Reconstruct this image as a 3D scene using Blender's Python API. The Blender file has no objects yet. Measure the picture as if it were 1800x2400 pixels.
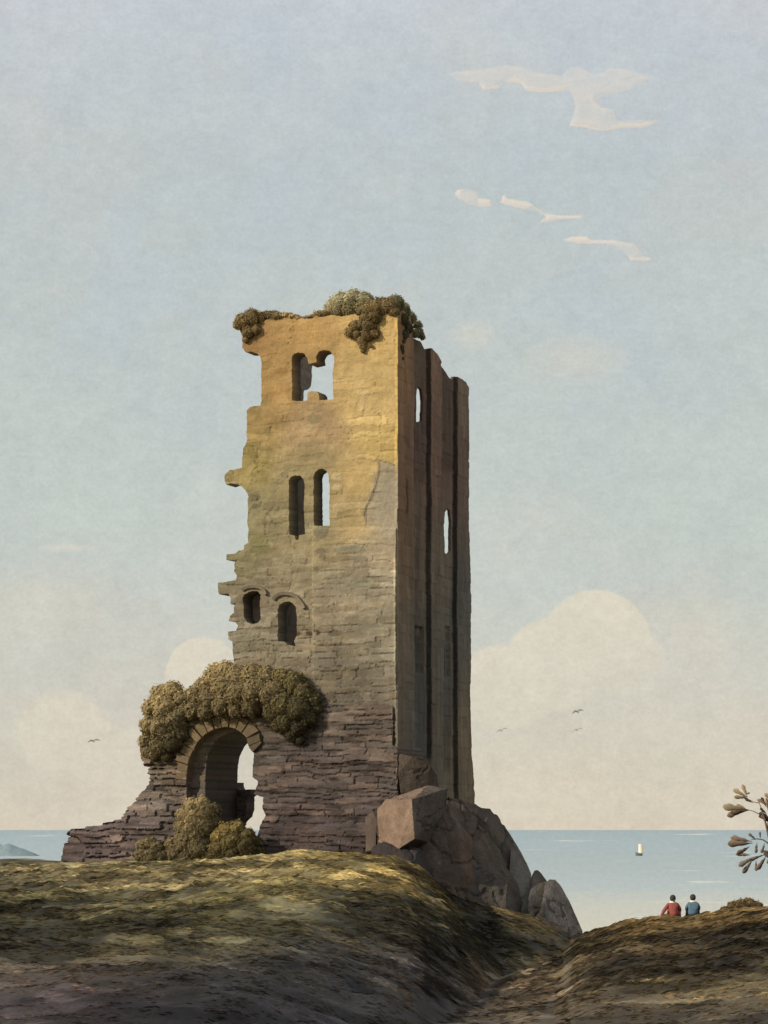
import bpy, bmesh, math, random
import numpy as np
from mathutils import Vector, Matrix
from mathutils.geometry import delaunay_2d_cdt

random.seed(7)
RNG = np.random.default_rng(11)
scene = bpy.context.scene
C = scene.collection

# ------------------------------------------------------------------ camera frame
F = 5760.0            # focal length in pixels of the 1800 x 2400 photograph
HZ = 1943.0           # row of the eye level
CX = 900.0
SEA = -30.0           # eye stands 30 m above the sea

def at(px, py, Y):
    return Vector(((px - CX) / F * Y, Y, (HZ - py) / F * Y))

def lin(c):
    out = []
    for v in c[:3]:
        v = v / 255.0
        out.append(v / 12.92 if v <= 0.04045 else ((v + 0.055) / 1.055) ** 2.4)
    return out

def lin_np(a):
    a = np.asarray(a, float) / 255.0
    return np.where(a <= 0.04045, a / 12.92, ((a + 0.055) / 1.055) ** 2.4)

# ------------------------------------------------------------------ numpy noise
def _h(ix, iy, seed):
    n = (ix.astype(np.int64) * 374761393 + iy.astype(np.int64) * 668265263 + seed * 1442695041) & 0xffffffff
    n = ((n ^ (n >> 13)) * 1274126177) & 0xffffffff
    n = ((n ^ (n >> 15)) * 2246822519) & 0xffffffff
    return ((n ^ (n >> 16)) & 0xffffff) / float(0xffffff)

def vnoise(x, y, seed=0):
    x = np.asarray(x, float); y = np.asarray(y, float)
    ix = np.floor(x); iy = np.floor(y)
    fx = x - ix; fy = y - iy
    fx = fx * fx * (3 - 2 * fx); fy = fy * fy * (3 - 2 * fy)
    a = _h(ix, iy, seed); b = _h(ix + 1, iy, seed)
    c = _h(ix, iy + 1, seed); d = _h(ix + 1, iy + 1, seed)
    return (a + (b - a) * fx) * (1 - fy) + (c + (d - c) * fx) * fy

def fbm(x, y, seed=0, octs=4):
    s = 0.0; a = 0.5; t = 0.0
    for k in range(octs):
        s = s + a * vnoise(x * 2 ** k, y * 2 ** k, seed + 17 * k); t += a; a *= 0.5
    return s / t

def sstep(a, b, x):
    t = np.clip((x - a) / (b - a), 0, 1)
    return t * t * (3 - 2 * t)

# ------------------------------------------------------------------ object helpers
def tag(o, label=None, cat=None, group=None, kind=None):
    if label: o["label"] = label
    if cat: o["category"] = cat
    if group: o["group"] = group
    if kind: o["kind"] = kind
    return o

def empty(name, loc):
    o = bpy.data.objects.new(name, None); C.objects.link(o); o.location = loc
    o.empty_display_size = 0.2
    return o

def mesh_obj(name, verts, faces, mat, parent=None, cols=None, smooth=False, origin=None):
    """verts in world space; stored relative to the parent (an unrotated empty) or to origin"""
    v = np.asarray(verts, float).reshape(-1, 3)
    base = np.zeros(3)
    if parent is not None:
        p = parent; base = np.zeros(3)
        while p is not None:
            base = base + np.array(p.location); p = p.parent
    elif origin is not None:
        base = np.array(origin)
    me = bpy.data.meshes.new(name)
    me.from_pydata((v - base).tolist(), [], faces if isinstance(faces, list) else faces.tolist())
    if cols is not None:
        at_ = me.color_attributes.new("Col", 'FLOAT_COLOR', 'POINT')
        cc = np.ones((len(v), 4), np.float32); cc[:, :3] = cols
        at_.data.foreach_set("color", cc.ravel())
    if smooth:
        me.polygons.foreach_set("use_smooth", [True] * len(me.polygons))
    me.materials.append(mat); me.update()
    o = bpy.data.objects.new(name, me); C.objects.link(o)
    if parent is not None: o.parent = parent
    elif origin is not None: o.location = origin
    return o

# ------------------------------------------------------------------ materials
class NT:
    def __init__(s, tree): s.t = tree; s.n = tree.nodes; s.l = tree.links
    def node(s, typ, **kw):
        n = s.n.new(typ)
        for k, v in kw.items(): setattr(n, k, v)
        return n
    def put(s, sock, v):
        if hasattr(v, "is_output") or isinstance(v, bpy.types.NodeSocket): s.l.new(v, sock)
        elif v is not None: sock.default_value = v
    def math(s, op, a, b=None, c=None, clamp=False):
        n = s.node("ShaderNodeMath", operation=op); n.use_clamp = clamp
        s.put(n.inputs[0], a)
        if b is not None: s.put(n.inputs[1], b)
        if c is not None: s.put(n.inputs[2], c)
        return n.outputs[0]
    def mix(s, f, a, b, typ='MIX'):
        n = s.node("ShaderNodeMix", data_type='RGBA', blend_type=typ)
        s.put(n.inputs[0], f); s.put(n.inputs[6], a); s.put(n.inputs[7], b)
        return n.outputs[2]
    def noise(s, vec, scale, detail=4, rough=0.55, dist=0.0):
        n = s.node("ShaderNodeTexNoise")
        if vec is not None: s.l.new(vec, n.inputs["Vector"])
        n.inputs["Scale"].default_value = scale; n.inputs["Detail"].default_value = detail
        n.inputs["Roughness"].default_value = rough; n.inputs["Distortion"].default_value = dist
        return n.outputs["Fac"]
    def mapr(s, v, a, b, c, d, smooth=False):
        n = s.node("ShaderNodeMapRange"); n.clamp = True
        if smooth: n.interpolation_type = 'SMOOTHSTEP'
        s.put(n.inputs[0], v)
        for k, x in zip((1, 2, 3, 4), (a, b, c, d)): s.put(n.inputs[k], x)
        return n.outputs[0]
    def scale(s, vec, v3):
        n = s.node("ShaderNodeMapping"); s.l.new(vec, n.inputs[0]); n.inputs["Scale"].default_value = v3
        return n.outputs[0]
    def ramp(s, f, stops, interp='LINEAR'):
        n = s.node("ShaderNodeValToRGB"); r = n.color_ramp; r.interpolation = interp
        while len(r.elements) > 1: r.elements.remove(r.elements[-1])
        r.elements[0].position = stops[0][0]; r.elements[0].color = (*stops[0][1], 1)
        for p, c in stops[1:]:
            e = r.elements.new(p); e.color = (*c, 1)
        s.put(n.inputs[0], f)
        return n.outputs[0]

def new_mat(name):
    m = bpy.data.materials.new(name); m.use_nodes = True
    t = NT(m.node_tree); t.n.clear()
    out = t.node("ShaderNodeOutputMaterial"); b = t.node("ShaderNodeBsdfPrincipled")
    t.l.new(b.outputs[0], out.inputs[0])
    b.inputs["Roughness"].default_value = 0.9
    b.inputs["Specular IOR Level"].default_value = 0.15
    return m, t, b, out

def attr_mat(name, scales=((2.0, .22), (14.0, .25), (60.0, .22)), bump=(0.35, 25.0, .03), rough=.92, stretch=(1, 1, 1), trans=0.0, tint=None):
    """surface whose colour is carried by the mesh, broken up by several sizes of procedural mottling"""
    m, t, b, out = new_mat(name)
    a = t.node("ShaderNodeAttribute", attribute_name="Col")
    geo = t.node("ShaderNodeNewGeometry")
    vec = t.scale(geo.outputs["Position"], stretch)
    f = None
    for sc, am in scales:
        n = t.noise(vec, sc, 3, .6)
        v = t.mapr(n, .25, .75, 1 - am, 1 + am)
        f = v if f is None else t.math('MULTIPLY', f, v)
    col = t.node("ShaderNodeVectorMath", operation='SCALE')
    t.l.new(a.outputs["Color"], col.inputs[0]); t.l.new(f, col.inputs["Scale"])
    c = col.outputs[0]
    if tint:
        n = t.noise(vec, tint[0], 3, .5)
        c = t.mix(t.mapr(n, .45, .7, 0, tint[2]), c, (*tint[1], 1))
    t.l.new(c, b.inputs["Base Color"])
    b.inputs["Roughness"].default_value = rough
    if bump:
        bn = t.node("ShaderNodeBump"); bn.inputs["Strength"].default_value = bump[0]; bn.inputs["Distance"].default_value = bump[2]
        t.l.new(t.noise(vec, bump[1], 5, .65), bn.inputs["Height"]); t.l.new(bn.outputs[0], b.inputs["Normal"])
    if trans:
        tr = t.node("ShaderNodeBsdfTranslucent"); t.l.new(c, tr.inputs[0])
        mx = t.node("ShaderNodeMixShader"); mx.inputs[0].default_value = trans
        t.l.new(b.outputs[0], mx.inputs[1]); t.l.new(tr.outputs[0], mx.inputs[2]); t.l.new(mx.outputs[0], out.inputs[0])
    return m

def flat_mat(name, rgb, var=.15, scale=20.0, rough=.85):
    m, t, b, out = new_mat(name)
    geo = t.node("ShaderNodeTexCoord")
    n = t.noise(geo.outputs["Object"], scale, 3)
    t.l.new(t.mix(n, tuple(v * (1 - var) for v in rgb) + (1,), tuple(v * (1 + var) for v in rgb) + (1,)), b.inputs["Base Color"])
    b.inputs["Roughness"].default_value = rough
    return m

M_STONE = attr_mat("weathered_stone", ((1.3, .10), (7.0, .13), (30.0, .16)), (0.5, 16.0, .04))
M_RUBBLE = attr_mat("slate_rubble", ((1.7, .12), (7.0, .22), (26.0, .25)), (0.6, 14.0, .05), stretch=(1, 1, 2.2))
M_SIDE = attr_mat("streaked_stone", ((1.5, .12), (6.0, .15), (26.0, .16)), (0.4, 14.0, .03), stretch=(1.6, 1.6, .35))
M_ROCK = attr_mat("cliff_rock", ((1.1, .22), (4.5, .22), (22.0, .22)), (0.7, 7.0, .10))
M_TURF = attr_mat("heath_turf", ((2.2, .22), (9.0, .28), (34.0, .30)), (0.7, 12.0, .08), stretch=(.7, 1.0, 1.0))
M_LEAF = attr_mat("leaves", ((3.0, .18), (16.0, .2)), None, .8, trans=.22)
M_GRASS = attr_mat("dry_grass", ((3.0, .15), (20.0, .15)), None, .85, trans=.2)
M_OAK = attr_mat("oak_leaves", ((9.0, .15), (60.0, .15)), None, .8, trans=.4)

# ------------------------------------------------------------------ sun direction
SUN_EL = math.radians(27.0)
sun_h = Vector((-0.90, -0.42, 0)).normalized()
sun_dir = Vector((sun_h.x * math.cos(SUN_EL), sun_h.y * math.cos(SUN_EL), math.sin(SUN_EL)))   # towards the sun
sd = bpy.data.lights.new("sun", 'SUN'); sd.energy = 4.0; sd.angle = math.radians(0.6); sd.color = (1.0, .90, .74)
so = bpy.data.objects.new("sun", sd); C.objects.link(so); so.location = (-40, -20, 60)
so.rotation_euler = (-sun_dir).to_track_quat('-Z', 'Y').to_euler()

# ------------------------------------------------------------------ sky
def build_world():
    w = bpy.data.worlds.new("World"); scene.world = w; w.use_nodes = True
    t = NT(w.node_tree); t.n.clear()
    out = t.node("ShaderNodeOutputWorld"); bg = t.node("ShaderNodeBackground")
    t.l.new(bg.outputs[0], out.inputs[0]); bg.inputs["Strength"].default_value = 0.1
    tc = t.node("ShaderNodeTexCoord")
    sky = t.node("ShaderNodeTexSky", sky_type='NISHITA')
    sky.sun_disc = False; sky.sun_elevation = SUN_EL
    sky.sun_rotation = math.atan2(sun_dir.x, sun_dir.y)
    sky.air_density = 1.0; sky.dust_density = 3.0; sky.ozone_density = 1.0
    sep = t.node("ShaderNodeSeparateXYZ"); t.l.new(tc.outputs["Generated"], sep.inputs[0])
    x, y, z = sep.outputs
    yy = t.math('MAXIMUM', t.math('ABSOLUTE', y), .12)
    az = t.math('DIVIDE', x, yy)             # tangent of bearing
    el = t.math('DIVIDE', z, yy)             # tangent of elevation
    com = t.node("ShaderNodeCombineXYZ"); t.put(com.inputs[0], az); t.put(com.inputs[1], el)
    v = com.outputs[0]
    # slow wandering of the washes of cloud
    n1 = t.noise(v, 7.0, 4, .55); n2 = t.noise(v, 16.0, 5, .6, .4); n3 = t.noise(v, 60.0, 3, .6)
    elw = t.math('ADD', el, t.math('MULTIPLY', t.math('SUBTRACT', n1, .5), .06))
    f = t.mapr(elw, -0.02, 0.36, 0, 1)
    def tl(c): return tuple(k * 10.4 for k in lin(c))
    base = t.ramp(f, [(0.0, tl((219, 208, 187))), (0.08, tl((216, 207, 188))), (0.16, tl((210, 205, 190))), (0.24, tl((203, 203, 193))),
                      (0.31, tl((196, 202, 195))), (0.42, tl((195, 202, 196))), (0.55, tl((191, 199, 195))), (0.75, tl((189, 197, 197))), (0.90, tl((195, 202, 206))), (1.0, tl((200, 204, 211)))])
    # bluer and greyer patches high up, warm blushes lower down
    blue = t.mapr(n2, .48, .66, 0, .6)
    base = t.mix(t.math('MULTIPLY', blue, t.mapr(el, .1, .25, 0, 1)), base, (*tl((192, 203, 211)), 1))
    warm = t.mapr(t.noise(v, 9.0, 4, .6), .5, .68, 0, .65)
    base = t.mix(t.math('MULTIPLY', warm, t.mapr(el, .02, .3, .8, .4)), base, (*tl((211, 201, 188)), 1))
    # heaped clouds with a clean upper edge
    nw = t.math('SUBTRACT', t.noise(v, 38.0, 4, .6), .5)
    nwb = t.math('SUBTRACT', t.noise(v, 14.0, 2, .5), .5)
    def blob(px, py, rx, ry, edge, amt):
        ax = t.math('DIVIDE', t.math('SUBTRACT', az, (px - CX) / F), rx / F)
        ay = t.math('DIVIDE', t.math('SUBTRACT', el, (HZ - py) / F), ry / F)
        d = t.math('SQRT', t.math('ADD', t.math('MULTIPLY', ax, ax), t.math('MULTIPLY', ay, ay)))
        d = t.math('ADD', d, t.math('ADD', t.math('MULTIPLY', nw, .22), t.math('MULTIPLY', nwb, .22)))
        m = t.mapr(d, 1 - edge, 1 + edge * .3, 1, 0, True)
        low = t.mapr(ay, -1.2, .5, 0.35, 1)          # thins out towards its foot
        return t.math('MULTIPLY', t.math('MULTIPLY', m, low), amt)
    m = None
    for bb in ((1400, 1512, 128, 128, .05, .95), (1500, 1560, 70, 90, .35, .6), (1185, 1610, 130, 105, .10, .9), (1300, 1560, 130, 110, .1, .95),
               (475, 1592, 92, 100, .05, .95), (150, 1725, 125, 112, .25, .7), (300, 1800, 150, 120, .5, .5),
               (1110, 790, 60, 40, 1.0, .5), (1350, 850, 130, 70, 1.0, .5), (70, 1440, 200, 110, 1.0, .45), (160, 1285, 80, 10, .8, .6),
               (1650, 1500, 170, 130, 1.0, .35)):
        k = blob(*bb); m = k if m is None else t.math('MAXIMUM', m, k)
    cl = t.mix(t.mapr(n2, .35, .65, 0, 1), (*tl((215, 208, 190)), 1), (*tl((227, 217, 197)), 1))
    base = t.mix(m, base, cl)
    # fine mottle of thin high cloud
    g = t.math('MULTIPLY', t.mapr(t.noise(v, 620.0, 3, .8), .25, .75, .93, 1.07), t.mapr(t.noise(t.scale(v, (1, 1.3, 1)), 190.0, 3, .6, .5), .25, .75, .95, 1.05))
    g = t.math('MULTIPLY', g, t.math('MULTIPLY', t.mapr(n3, .3, .7, .97, 1.03), t.mapr(n2, .3, .7, 1.035, .965)))
    sc = t.node("ShaderNodeVectorMath", operation='SCALE'); t.l.new(base, sc.inputs[0]); t.l.new(g, sc.inputs["Scale"])
    t.l.new(t.mix(0.93, sky.outputs[0], sc.outputs[0]), bg.inputs["Color"])
build_world()

# ------------------------------------------------------------------ camera
cd = bpy.data.cameras.new("camera"); co = bpy.data.objects.new("camera", cd); C.objects.link(co)
cd.sensor_width = 36; cd.sensor_fit = 'AUTO'; cd.lens = F / 2400 * 36
cd.shift_y = (HZ - 1200) / 2400
cd.clip_start = .5; cd.clip_end = 200000
co.location = (0, 0, 0); co.rotation_euler = (math.radians(90), 0, 0)
scene.camera = co

# ------------------------------------------------------------------ ground
T = np.array
cLx = T([-1500, 0, 140, 300, 560, 640, 700, 800, 930, 1000, 1050, 1100, 1230, 1290, 1340, 1500, 2600])
cLy = T([2060, 2026, 2030, 2026, 2014, 2006, 1995, 2001, 2011, 2042, 2092, 2118, 2149, 2169, 2206, 2280, 2500])
cRx = T([-500, 800, 900, 1000, 1100, 1240, 1310, 1338, 1372, 1450, 1540, 1600, 1660, 1700, 1800, 2000, 2600])
cRy = T([2700, 2460, 2405, 2365, 2322, 2264, 2240, 2203, 2188, 2164, 2154, 2151, 2144, 2138, 2126, 2112, 2105])
yRx = T([800, 1100, 1300, 1340, 1400, 2600]); yRy = T([22, 50, 74, 84, 86, 86])
YL = 86.0; HN = 1.95

def ground_z(X, Y, relief=True):
    X = np.asarray(X, float); Y = np.asarray(Y, float)
    Ys = np.maximum(Y, 8.0)
    px = CX + F * X / Ys
    pc = CX + F * X / np.maximum(YL, Y)
    hc = (np.interp(pc, cLx, cLy) - HZ) / F * YL
    tt = np.clip((YL - Y) / 64.0, 0, 1)
    hl = hc + (HN - hc) * (tt ** 0.9)
    hol = sstep(-4.5, 1.5, X)
    rate = np.interp(pc, [800, 900, 1000, 1100, 1200, 1300], [.020, .026, .034, .043, .047, .050])
    hl = hl * (1 - hol) + (hc + np.clip(YL - Y, 0, None) * rate) * hol
    back = np.interp(px, [-1500, 950, 1150, 2600], [100.0, 100.0, 92.0, 90.0])
    fall = np.clip(Y - back, 0, None)
    hl = hl + fall * .9 + np.clip(fall - 3, 0, None) * .7
    YR = np.interp(px, yRx, yRy)
    hr0 = (np.interp(px, cRx, cRy) - HZ) / F * YR
    tr = np.clip((YR - Y) / np.maximum(YR - 15, 5), 0, 1)
    hr = np.where(Y < YR, hr0 + (HN - hr0) * tr, hr0 + (Y - YR) * .16 + np.clip(Y - YR, 0, 6) * .05 + np.clip(Y - 90, 0, None) * 1.4)
    k = .12
    d = hl - hr
    h = np.where(np.abs(d) < k, np.minimum(hl, hr) - (k - np.abs(d)) ** 2 / (4 * k) * .4, np.minimum(hl, hr))
    z = -h
    if relief:
        ly = np.log(np.maximum(Y, 4.0)) * 14.0
        amp = np.clip(Y / 60.0, .15, 1.0) * sstep(YL + 6, YL - 14, Y)
        a = fbm(X * .45 + 3.1, ly * .8 + .15 * X, 5, 3) - .5
        b = fbm(X * 1.5, ly * 1.6 + .3 * X, 9, 4) - .5
        b = np.abs(b) * 2 - .35
        z = z + amp * (a * .20 + b * .09)
        tus = fbm(X * 1.9, Y * 1.1 + .3 * X, 25, 4) - .5
        z = z + (fbm(X * .9, Y * .9, 21, 3) - .5) * .16 * sstep(YL + 20, YL, Y) + np.maximum(tus, -.08) * .24 * np.clip(Y / 50, .35, 1) * sstep(YL + 10, YL - 2, Y)
        z = z + (fbm(X * .35, Y * .35, 33, 4) - .5) * 5.0 * sstep(96, 112, Y)
    return np.maximum(z, SEA - 4)

def turf_colour(X, Y, Z):
    # plant cover: where the turf is dry and pale, where it is dark heath; purple reflection tint painted in at lower left
    Ys = np.maximum(Y, 8)
    px = CX + F * X / Ys; py = HZ - F * Z / Ys
    gx = T([0, 300, 600, 900, 1200, 1500, 1800.])
    gy = T([2010, 2060, 2110, 2160, 2210, 2260, 2310, 2360, 2420.])
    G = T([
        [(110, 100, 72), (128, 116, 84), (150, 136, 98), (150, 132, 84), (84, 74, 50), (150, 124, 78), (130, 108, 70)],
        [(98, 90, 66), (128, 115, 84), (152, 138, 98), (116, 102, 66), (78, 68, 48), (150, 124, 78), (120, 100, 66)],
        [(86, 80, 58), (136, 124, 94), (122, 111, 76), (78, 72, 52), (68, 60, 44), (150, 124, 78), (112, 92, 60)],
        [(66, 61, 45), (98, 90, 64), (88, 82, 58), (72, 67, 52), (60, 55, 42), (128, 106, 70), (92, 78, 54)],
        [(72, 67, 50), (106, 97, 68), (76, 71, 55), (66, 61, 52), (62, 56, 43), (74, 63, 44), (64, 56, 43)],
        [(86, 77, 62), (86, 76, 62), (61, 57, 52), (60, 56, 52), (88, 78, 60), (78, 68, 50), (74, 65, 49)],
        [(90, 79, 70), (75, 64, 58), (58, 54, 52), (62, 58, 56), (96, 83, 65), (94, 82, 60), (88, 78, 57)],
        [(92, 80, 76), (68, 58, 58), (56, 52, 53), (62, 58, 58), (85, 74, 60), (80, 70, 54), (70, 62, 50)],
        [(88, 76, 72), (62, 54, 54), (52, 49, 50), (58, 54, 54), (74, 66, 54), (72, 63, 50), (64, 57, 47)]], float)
    ly = np.log(np.maximum(Y, 4)) * 14
    w1 = fbm(X * .5, ly * 1.1 + .12 * X, 41, 3) - .5
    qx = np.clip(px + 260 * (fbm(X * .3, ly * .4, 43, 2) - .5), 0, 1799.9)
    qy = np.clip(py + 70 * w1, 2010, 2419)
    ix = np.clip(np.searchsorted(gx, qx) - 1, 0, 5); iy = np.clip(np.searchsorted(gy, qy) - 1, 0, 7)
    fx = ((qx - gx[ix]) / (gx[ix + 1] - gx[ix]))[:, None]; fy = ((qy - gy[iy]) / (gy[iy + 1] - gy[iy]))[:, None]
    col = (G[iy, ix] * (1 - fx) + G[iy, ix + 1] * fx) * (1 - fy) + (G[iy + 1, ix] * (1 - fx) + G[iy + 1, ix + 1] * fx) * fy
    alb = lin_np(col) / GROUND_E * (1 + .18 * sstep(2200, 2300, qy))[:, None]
    # strokes of pale dry grass and of dark heath lying along the slope
    s1 = fbm(X * 1.0 + 9, ly * 1.5 + .35 * X, 51, 4); s2 = fbm(X * 1.3 - 4, ly * 1.8 - .3 * X, 57, 4)
    lum = alb.mean(1, keepdims=True)
    pale = sstep(.55, .62, s1)[:, None]; dark = sstep(.54, .62, s2)[:, None]
    alb = alb * .96 * (1 + .85 * pale) * (1 - .55 * dark)
    s3 = fbm(X * .50 + 2, ly * .85 + .30 * X, 81, 3); s4 = fbm(X * .42 - 7, ly * .8 - .22 * X, 83, 3)
    alb = alb * (1 + .55 * sstep(.53, .58, s3)[:, None]) * (1 - .48 * sstep(.53, .58, s4)[:, None])
    alb = alb * (1 + .5 * (fbm(X * 4.0, ly * 5, 61, 3) - .5))[:, None]
    green = sstep(.52, .66, fbm(X * .22, ly * .7, 71, 3))[:, None] * .2
    alb = alb * (1 + green * (T([[-.10, .06, -.25]])))
    return alb

def build_ground():
    xs = np.concatenate([-np.geomspace(110, 17, 34), np.arange(-16.5, 16.51, .085), np.geomspace(17, 110, 34)])
    ys = np.concatenate([np.linspace(-60, 8, 16), np.geomspace(9, 24, 60), np.geomspace(24.15, 92, 300), np.geomspace(92.6, 180, 70)])
    XX, YY = np.meshgrid(xs, ys)
    ZZ = ground_z(XX, YY)
    n, m = XX.shape
    V = np.stack([XX, YY, ZZ], -1).reshape(-1, 3)
    i = np.arange(n - 1)[:, None] * m + np.arange(m - 1)[None, :]
    Fc = np.stack([i, i + 1, i + 1 + m, i + m], -1).reshape(-1, 4)
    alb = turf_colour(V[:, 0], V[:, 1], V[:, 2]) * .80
    o = mesh_obj("ground", V, Fc, M_TURF, cols=alb, smooth=True)
    tag(o, kind="structure")
GROUND_E = T([1.15, 1.10, 1.02])
build_ground()

def build_grass():
    """wind-laid grass: blades combed along the slope in tussocks, one countless mass"""
    r = np.random.default_rng(77)
    n = 52000
    Y = np.exp(r.uniform(math.log(21.0), math.log(87.5), n)); px = r.uniform(-120, 1920, n)
    X = (px - CX) / F * Y
    ly = np.log(Y) * 14
    keep = fbm(X * .9, ly * 1.3 + .25 * X, 141, 3) + r.uniform(-.2, .2, n) > .40
    X = X[keep]; Y = Y[keep]
    m = 4
    X = np.repeat(X, m); Y = np.repeat(Y, m); n = len(X)
    sc = np.clip(Y / 60, .45, 1.15)
    X = X + r.normal(0, .10, n) * sc; Y = Y + r.normal(0, .12, n) * sc
    Z = ground_z(X, Y)
    base = np.stack([X, Y, Z - .02], -1)
    side = np.where(fbm(X * .2, ly.mean() + Y * .05, 151, 2) > .42, 1.0, -1.0)
    L_ = r.uniform(.14, .40, n) * sc
    dx = side * r.uniform(.4, 1.0, n); dy = r.normal(0, .35, n); up = r.uniform(.0, .22, n)
    d = np.stack([dx, dy, up], -1); d /= np.linalg.norm(d, axis=1, keepdims=True)
    # follow the slope sideways
    e = .2; sl = (ground_z(X + e, Y) - ground_z(X - e, Y)) / (2 * e); d[:, 2] += np.clip(sl, -.6, .6) * d[:, 0]
    w = (r.uniform(.014, .030, n) * sc)[:, None]
    wd = np.stack([-d[:, 2] * .4, r.normal(0, .4, n), np.abs(d[:, 0])], -1); wd /= np.linalg.norm(wd, axis=1, keepdims=True)
    mid = base + d * (L_ * .55)[:, None]; tip = base + d * L_[:, None] - np.stack([0 * X, 0 * X, L_ * r.uniform(.05, .30, n)], -1)
    q = np.stack([base - wd * w, base + wd * w, mid + wd * w * .8, mid - wd * w * .8, tip], 1)
    i = np.arange(n)[:, None] * 5
    V = q.reshape(-1, 3)
    quad = i + T([[0, 1, 2, 3]]); tri = i + T([[3, 2, 4]])
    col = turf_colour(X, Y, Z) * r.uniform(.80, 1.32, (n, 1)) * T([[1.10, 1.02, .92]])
    me = bpy.data.meshes.new("grass")
    me.from_pydata(V.tolist(), [], quad.astype(int).tolist() + tri.astype(int).tolist())
    ca = me.color_attributes.new("Col", 'FLOAT_COLOR', 'POINT'); cc = np.ones((len(V), 4), np.float32)
    cc[:, :3] = np.repeat(col, 5, 0); ca.data.foreach_set("color", cc.ravel())
    me.materials.append(M_GRASS)
    o = bpy.data.objects.new("grass", me); C.objects.link(o)
    tag(o, "short dry wind-laid grass covering both hilltops", "grass", kind="stuff")
build_grass()

# ------------------------------------------------------------------ sea
def build_sea():
    m, t, b, out = new_mat("sea_water")
    geo = t.node("ShaderNodeNewGeometry"); sep = t.node("ShaderNodeSeparateXYZ")
    t.l.new(geo.outputs["Position"], sep.inputs[0])
    dist = sep.outputs[1]
    inv = t.math('DIVIDE', 30.0 * F, t.math('MAXIMUM', dist, 100))     # grows towards the shore
    com = t.node("ShaderNodeCombineXYZ")
    t.put(com.inputs[0], t.math('DIVIDE', sep.outputs[0], t.math('MAXIMUM', dist, 100))); t.put(com.inputs[1], t.math('DIVIDE', 30.0, t.math('MAXIMUM', dist, 100)))
    wav = com.outputs[0]
    nz = t.noise(t.scale(wav, (6, 60, 1)), 8.0, 4, .6)
    f = t.math('ADD', t.math('DIVIDE', inv, 260.0), t.math('MULTIPLY', t.math('SUBTRACT', nz, .5), .16))
    E = (1.12, 1.08, 1.02)
    def tl(c): return tuple(a / e for a, e in zip(lin(c), E))
    col = t.ramp(f, [(0, tl((160, 172, 172))), (.12, tl((167, 179, 178))), (.35, tl((173, 182, 177))), (.52, tl((180, 188, 183))), (.66, tl((196, 195, 181))), (.85, tl((204, 199, 180))), (1.0, tl((206, 203, 184)))])
    # long lines of foam
    ln = t.noise(t.scale(wav, (9, 330, 1)), 2.0, 3, .6)
    ln2 = t.noise(t.scale(wav, (22, 40, 1)), 2.0, 2, .5)
    foam = t.math('MULTIPLY', t.mapr(ln, .60, .67, 0, .7), t.mapr(ln2, .42, .56, 0, 1))
    col = t.mix(foam, col, (*tl((222, 218, 200)), 1))
    g = t.mapr(t.noise(t.scale(wav, (1, 1.6, 1)), 420.0, 3, .7), .25, .75, .93, 1.07)
    sc = t.node("ShaderNodeVectorMath", operation='SCALE'); t.l.new(col, sc.inputs[0]); t.l.new(g, sc.inputs["Scale"])
    t.l.new(sc.outputs[0], b.inputs["Base Color"])
    b.inputs["Roughness"].default_value = .75; b.inputs["Specular IOR Level"].default_value = .08
    X = [-60000, -12000, -3000, -800, 0, 800, 3000, 12000, 60000]; Y = [-500, 110, 300, 700, 1500, 3000, 8000, 20000, 70000]
    V = [(x, y, SEA) for y in Y for x in X]; n = len(X)
    Fc = [[j * n + i, j * n + i + 1, (j + 1) * n + i + 1, (j + 1) * n + i] for j in range(len(Y) - 1) for i in range(n - 1)]
    tag(mesh_obj("sea", V, Fc, m), kind="structure")
build_sea()

# ------------------------------------------------------------------ polygon helpers
def in_poly(P, poly):
    x = P[:, 0]; y = P[:, 1]; r = np.zeros(len(P), bool); n = len(poly)
    for i in range(n):
        x1, y1 = poly[i]; x2, y2 = poly[(i + 1) % n]
        c = ((y1 > y) != (y2 > y)) & (x < (x2 - x1) * (y - y1) / ((y2 - y1) if y2 != y1 else 1e-9) + x1)
        r ^= c
    return r

def densify(poly, step, jit=0.0, seed=0):
    r = random.Random(seed); out = []; n = len(poly)
    for i in range(n):
        a = T(poly[i], float); b = T(poly[(i + 1) % n], float)
        L = np.linalg.norm(b - a); k = max(1, int(round(L / step)))
        for j in range(k):
            p = a + (b - a) * j / k
            if j and jit:
                nrm = T([-(b - a)[1], (b - a)[0]]) / max(L, 1e-6)
                p = p + nrm * r.uniform(-jit, jit)
            out.append((p[0], p[1]))
    return out

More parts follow.
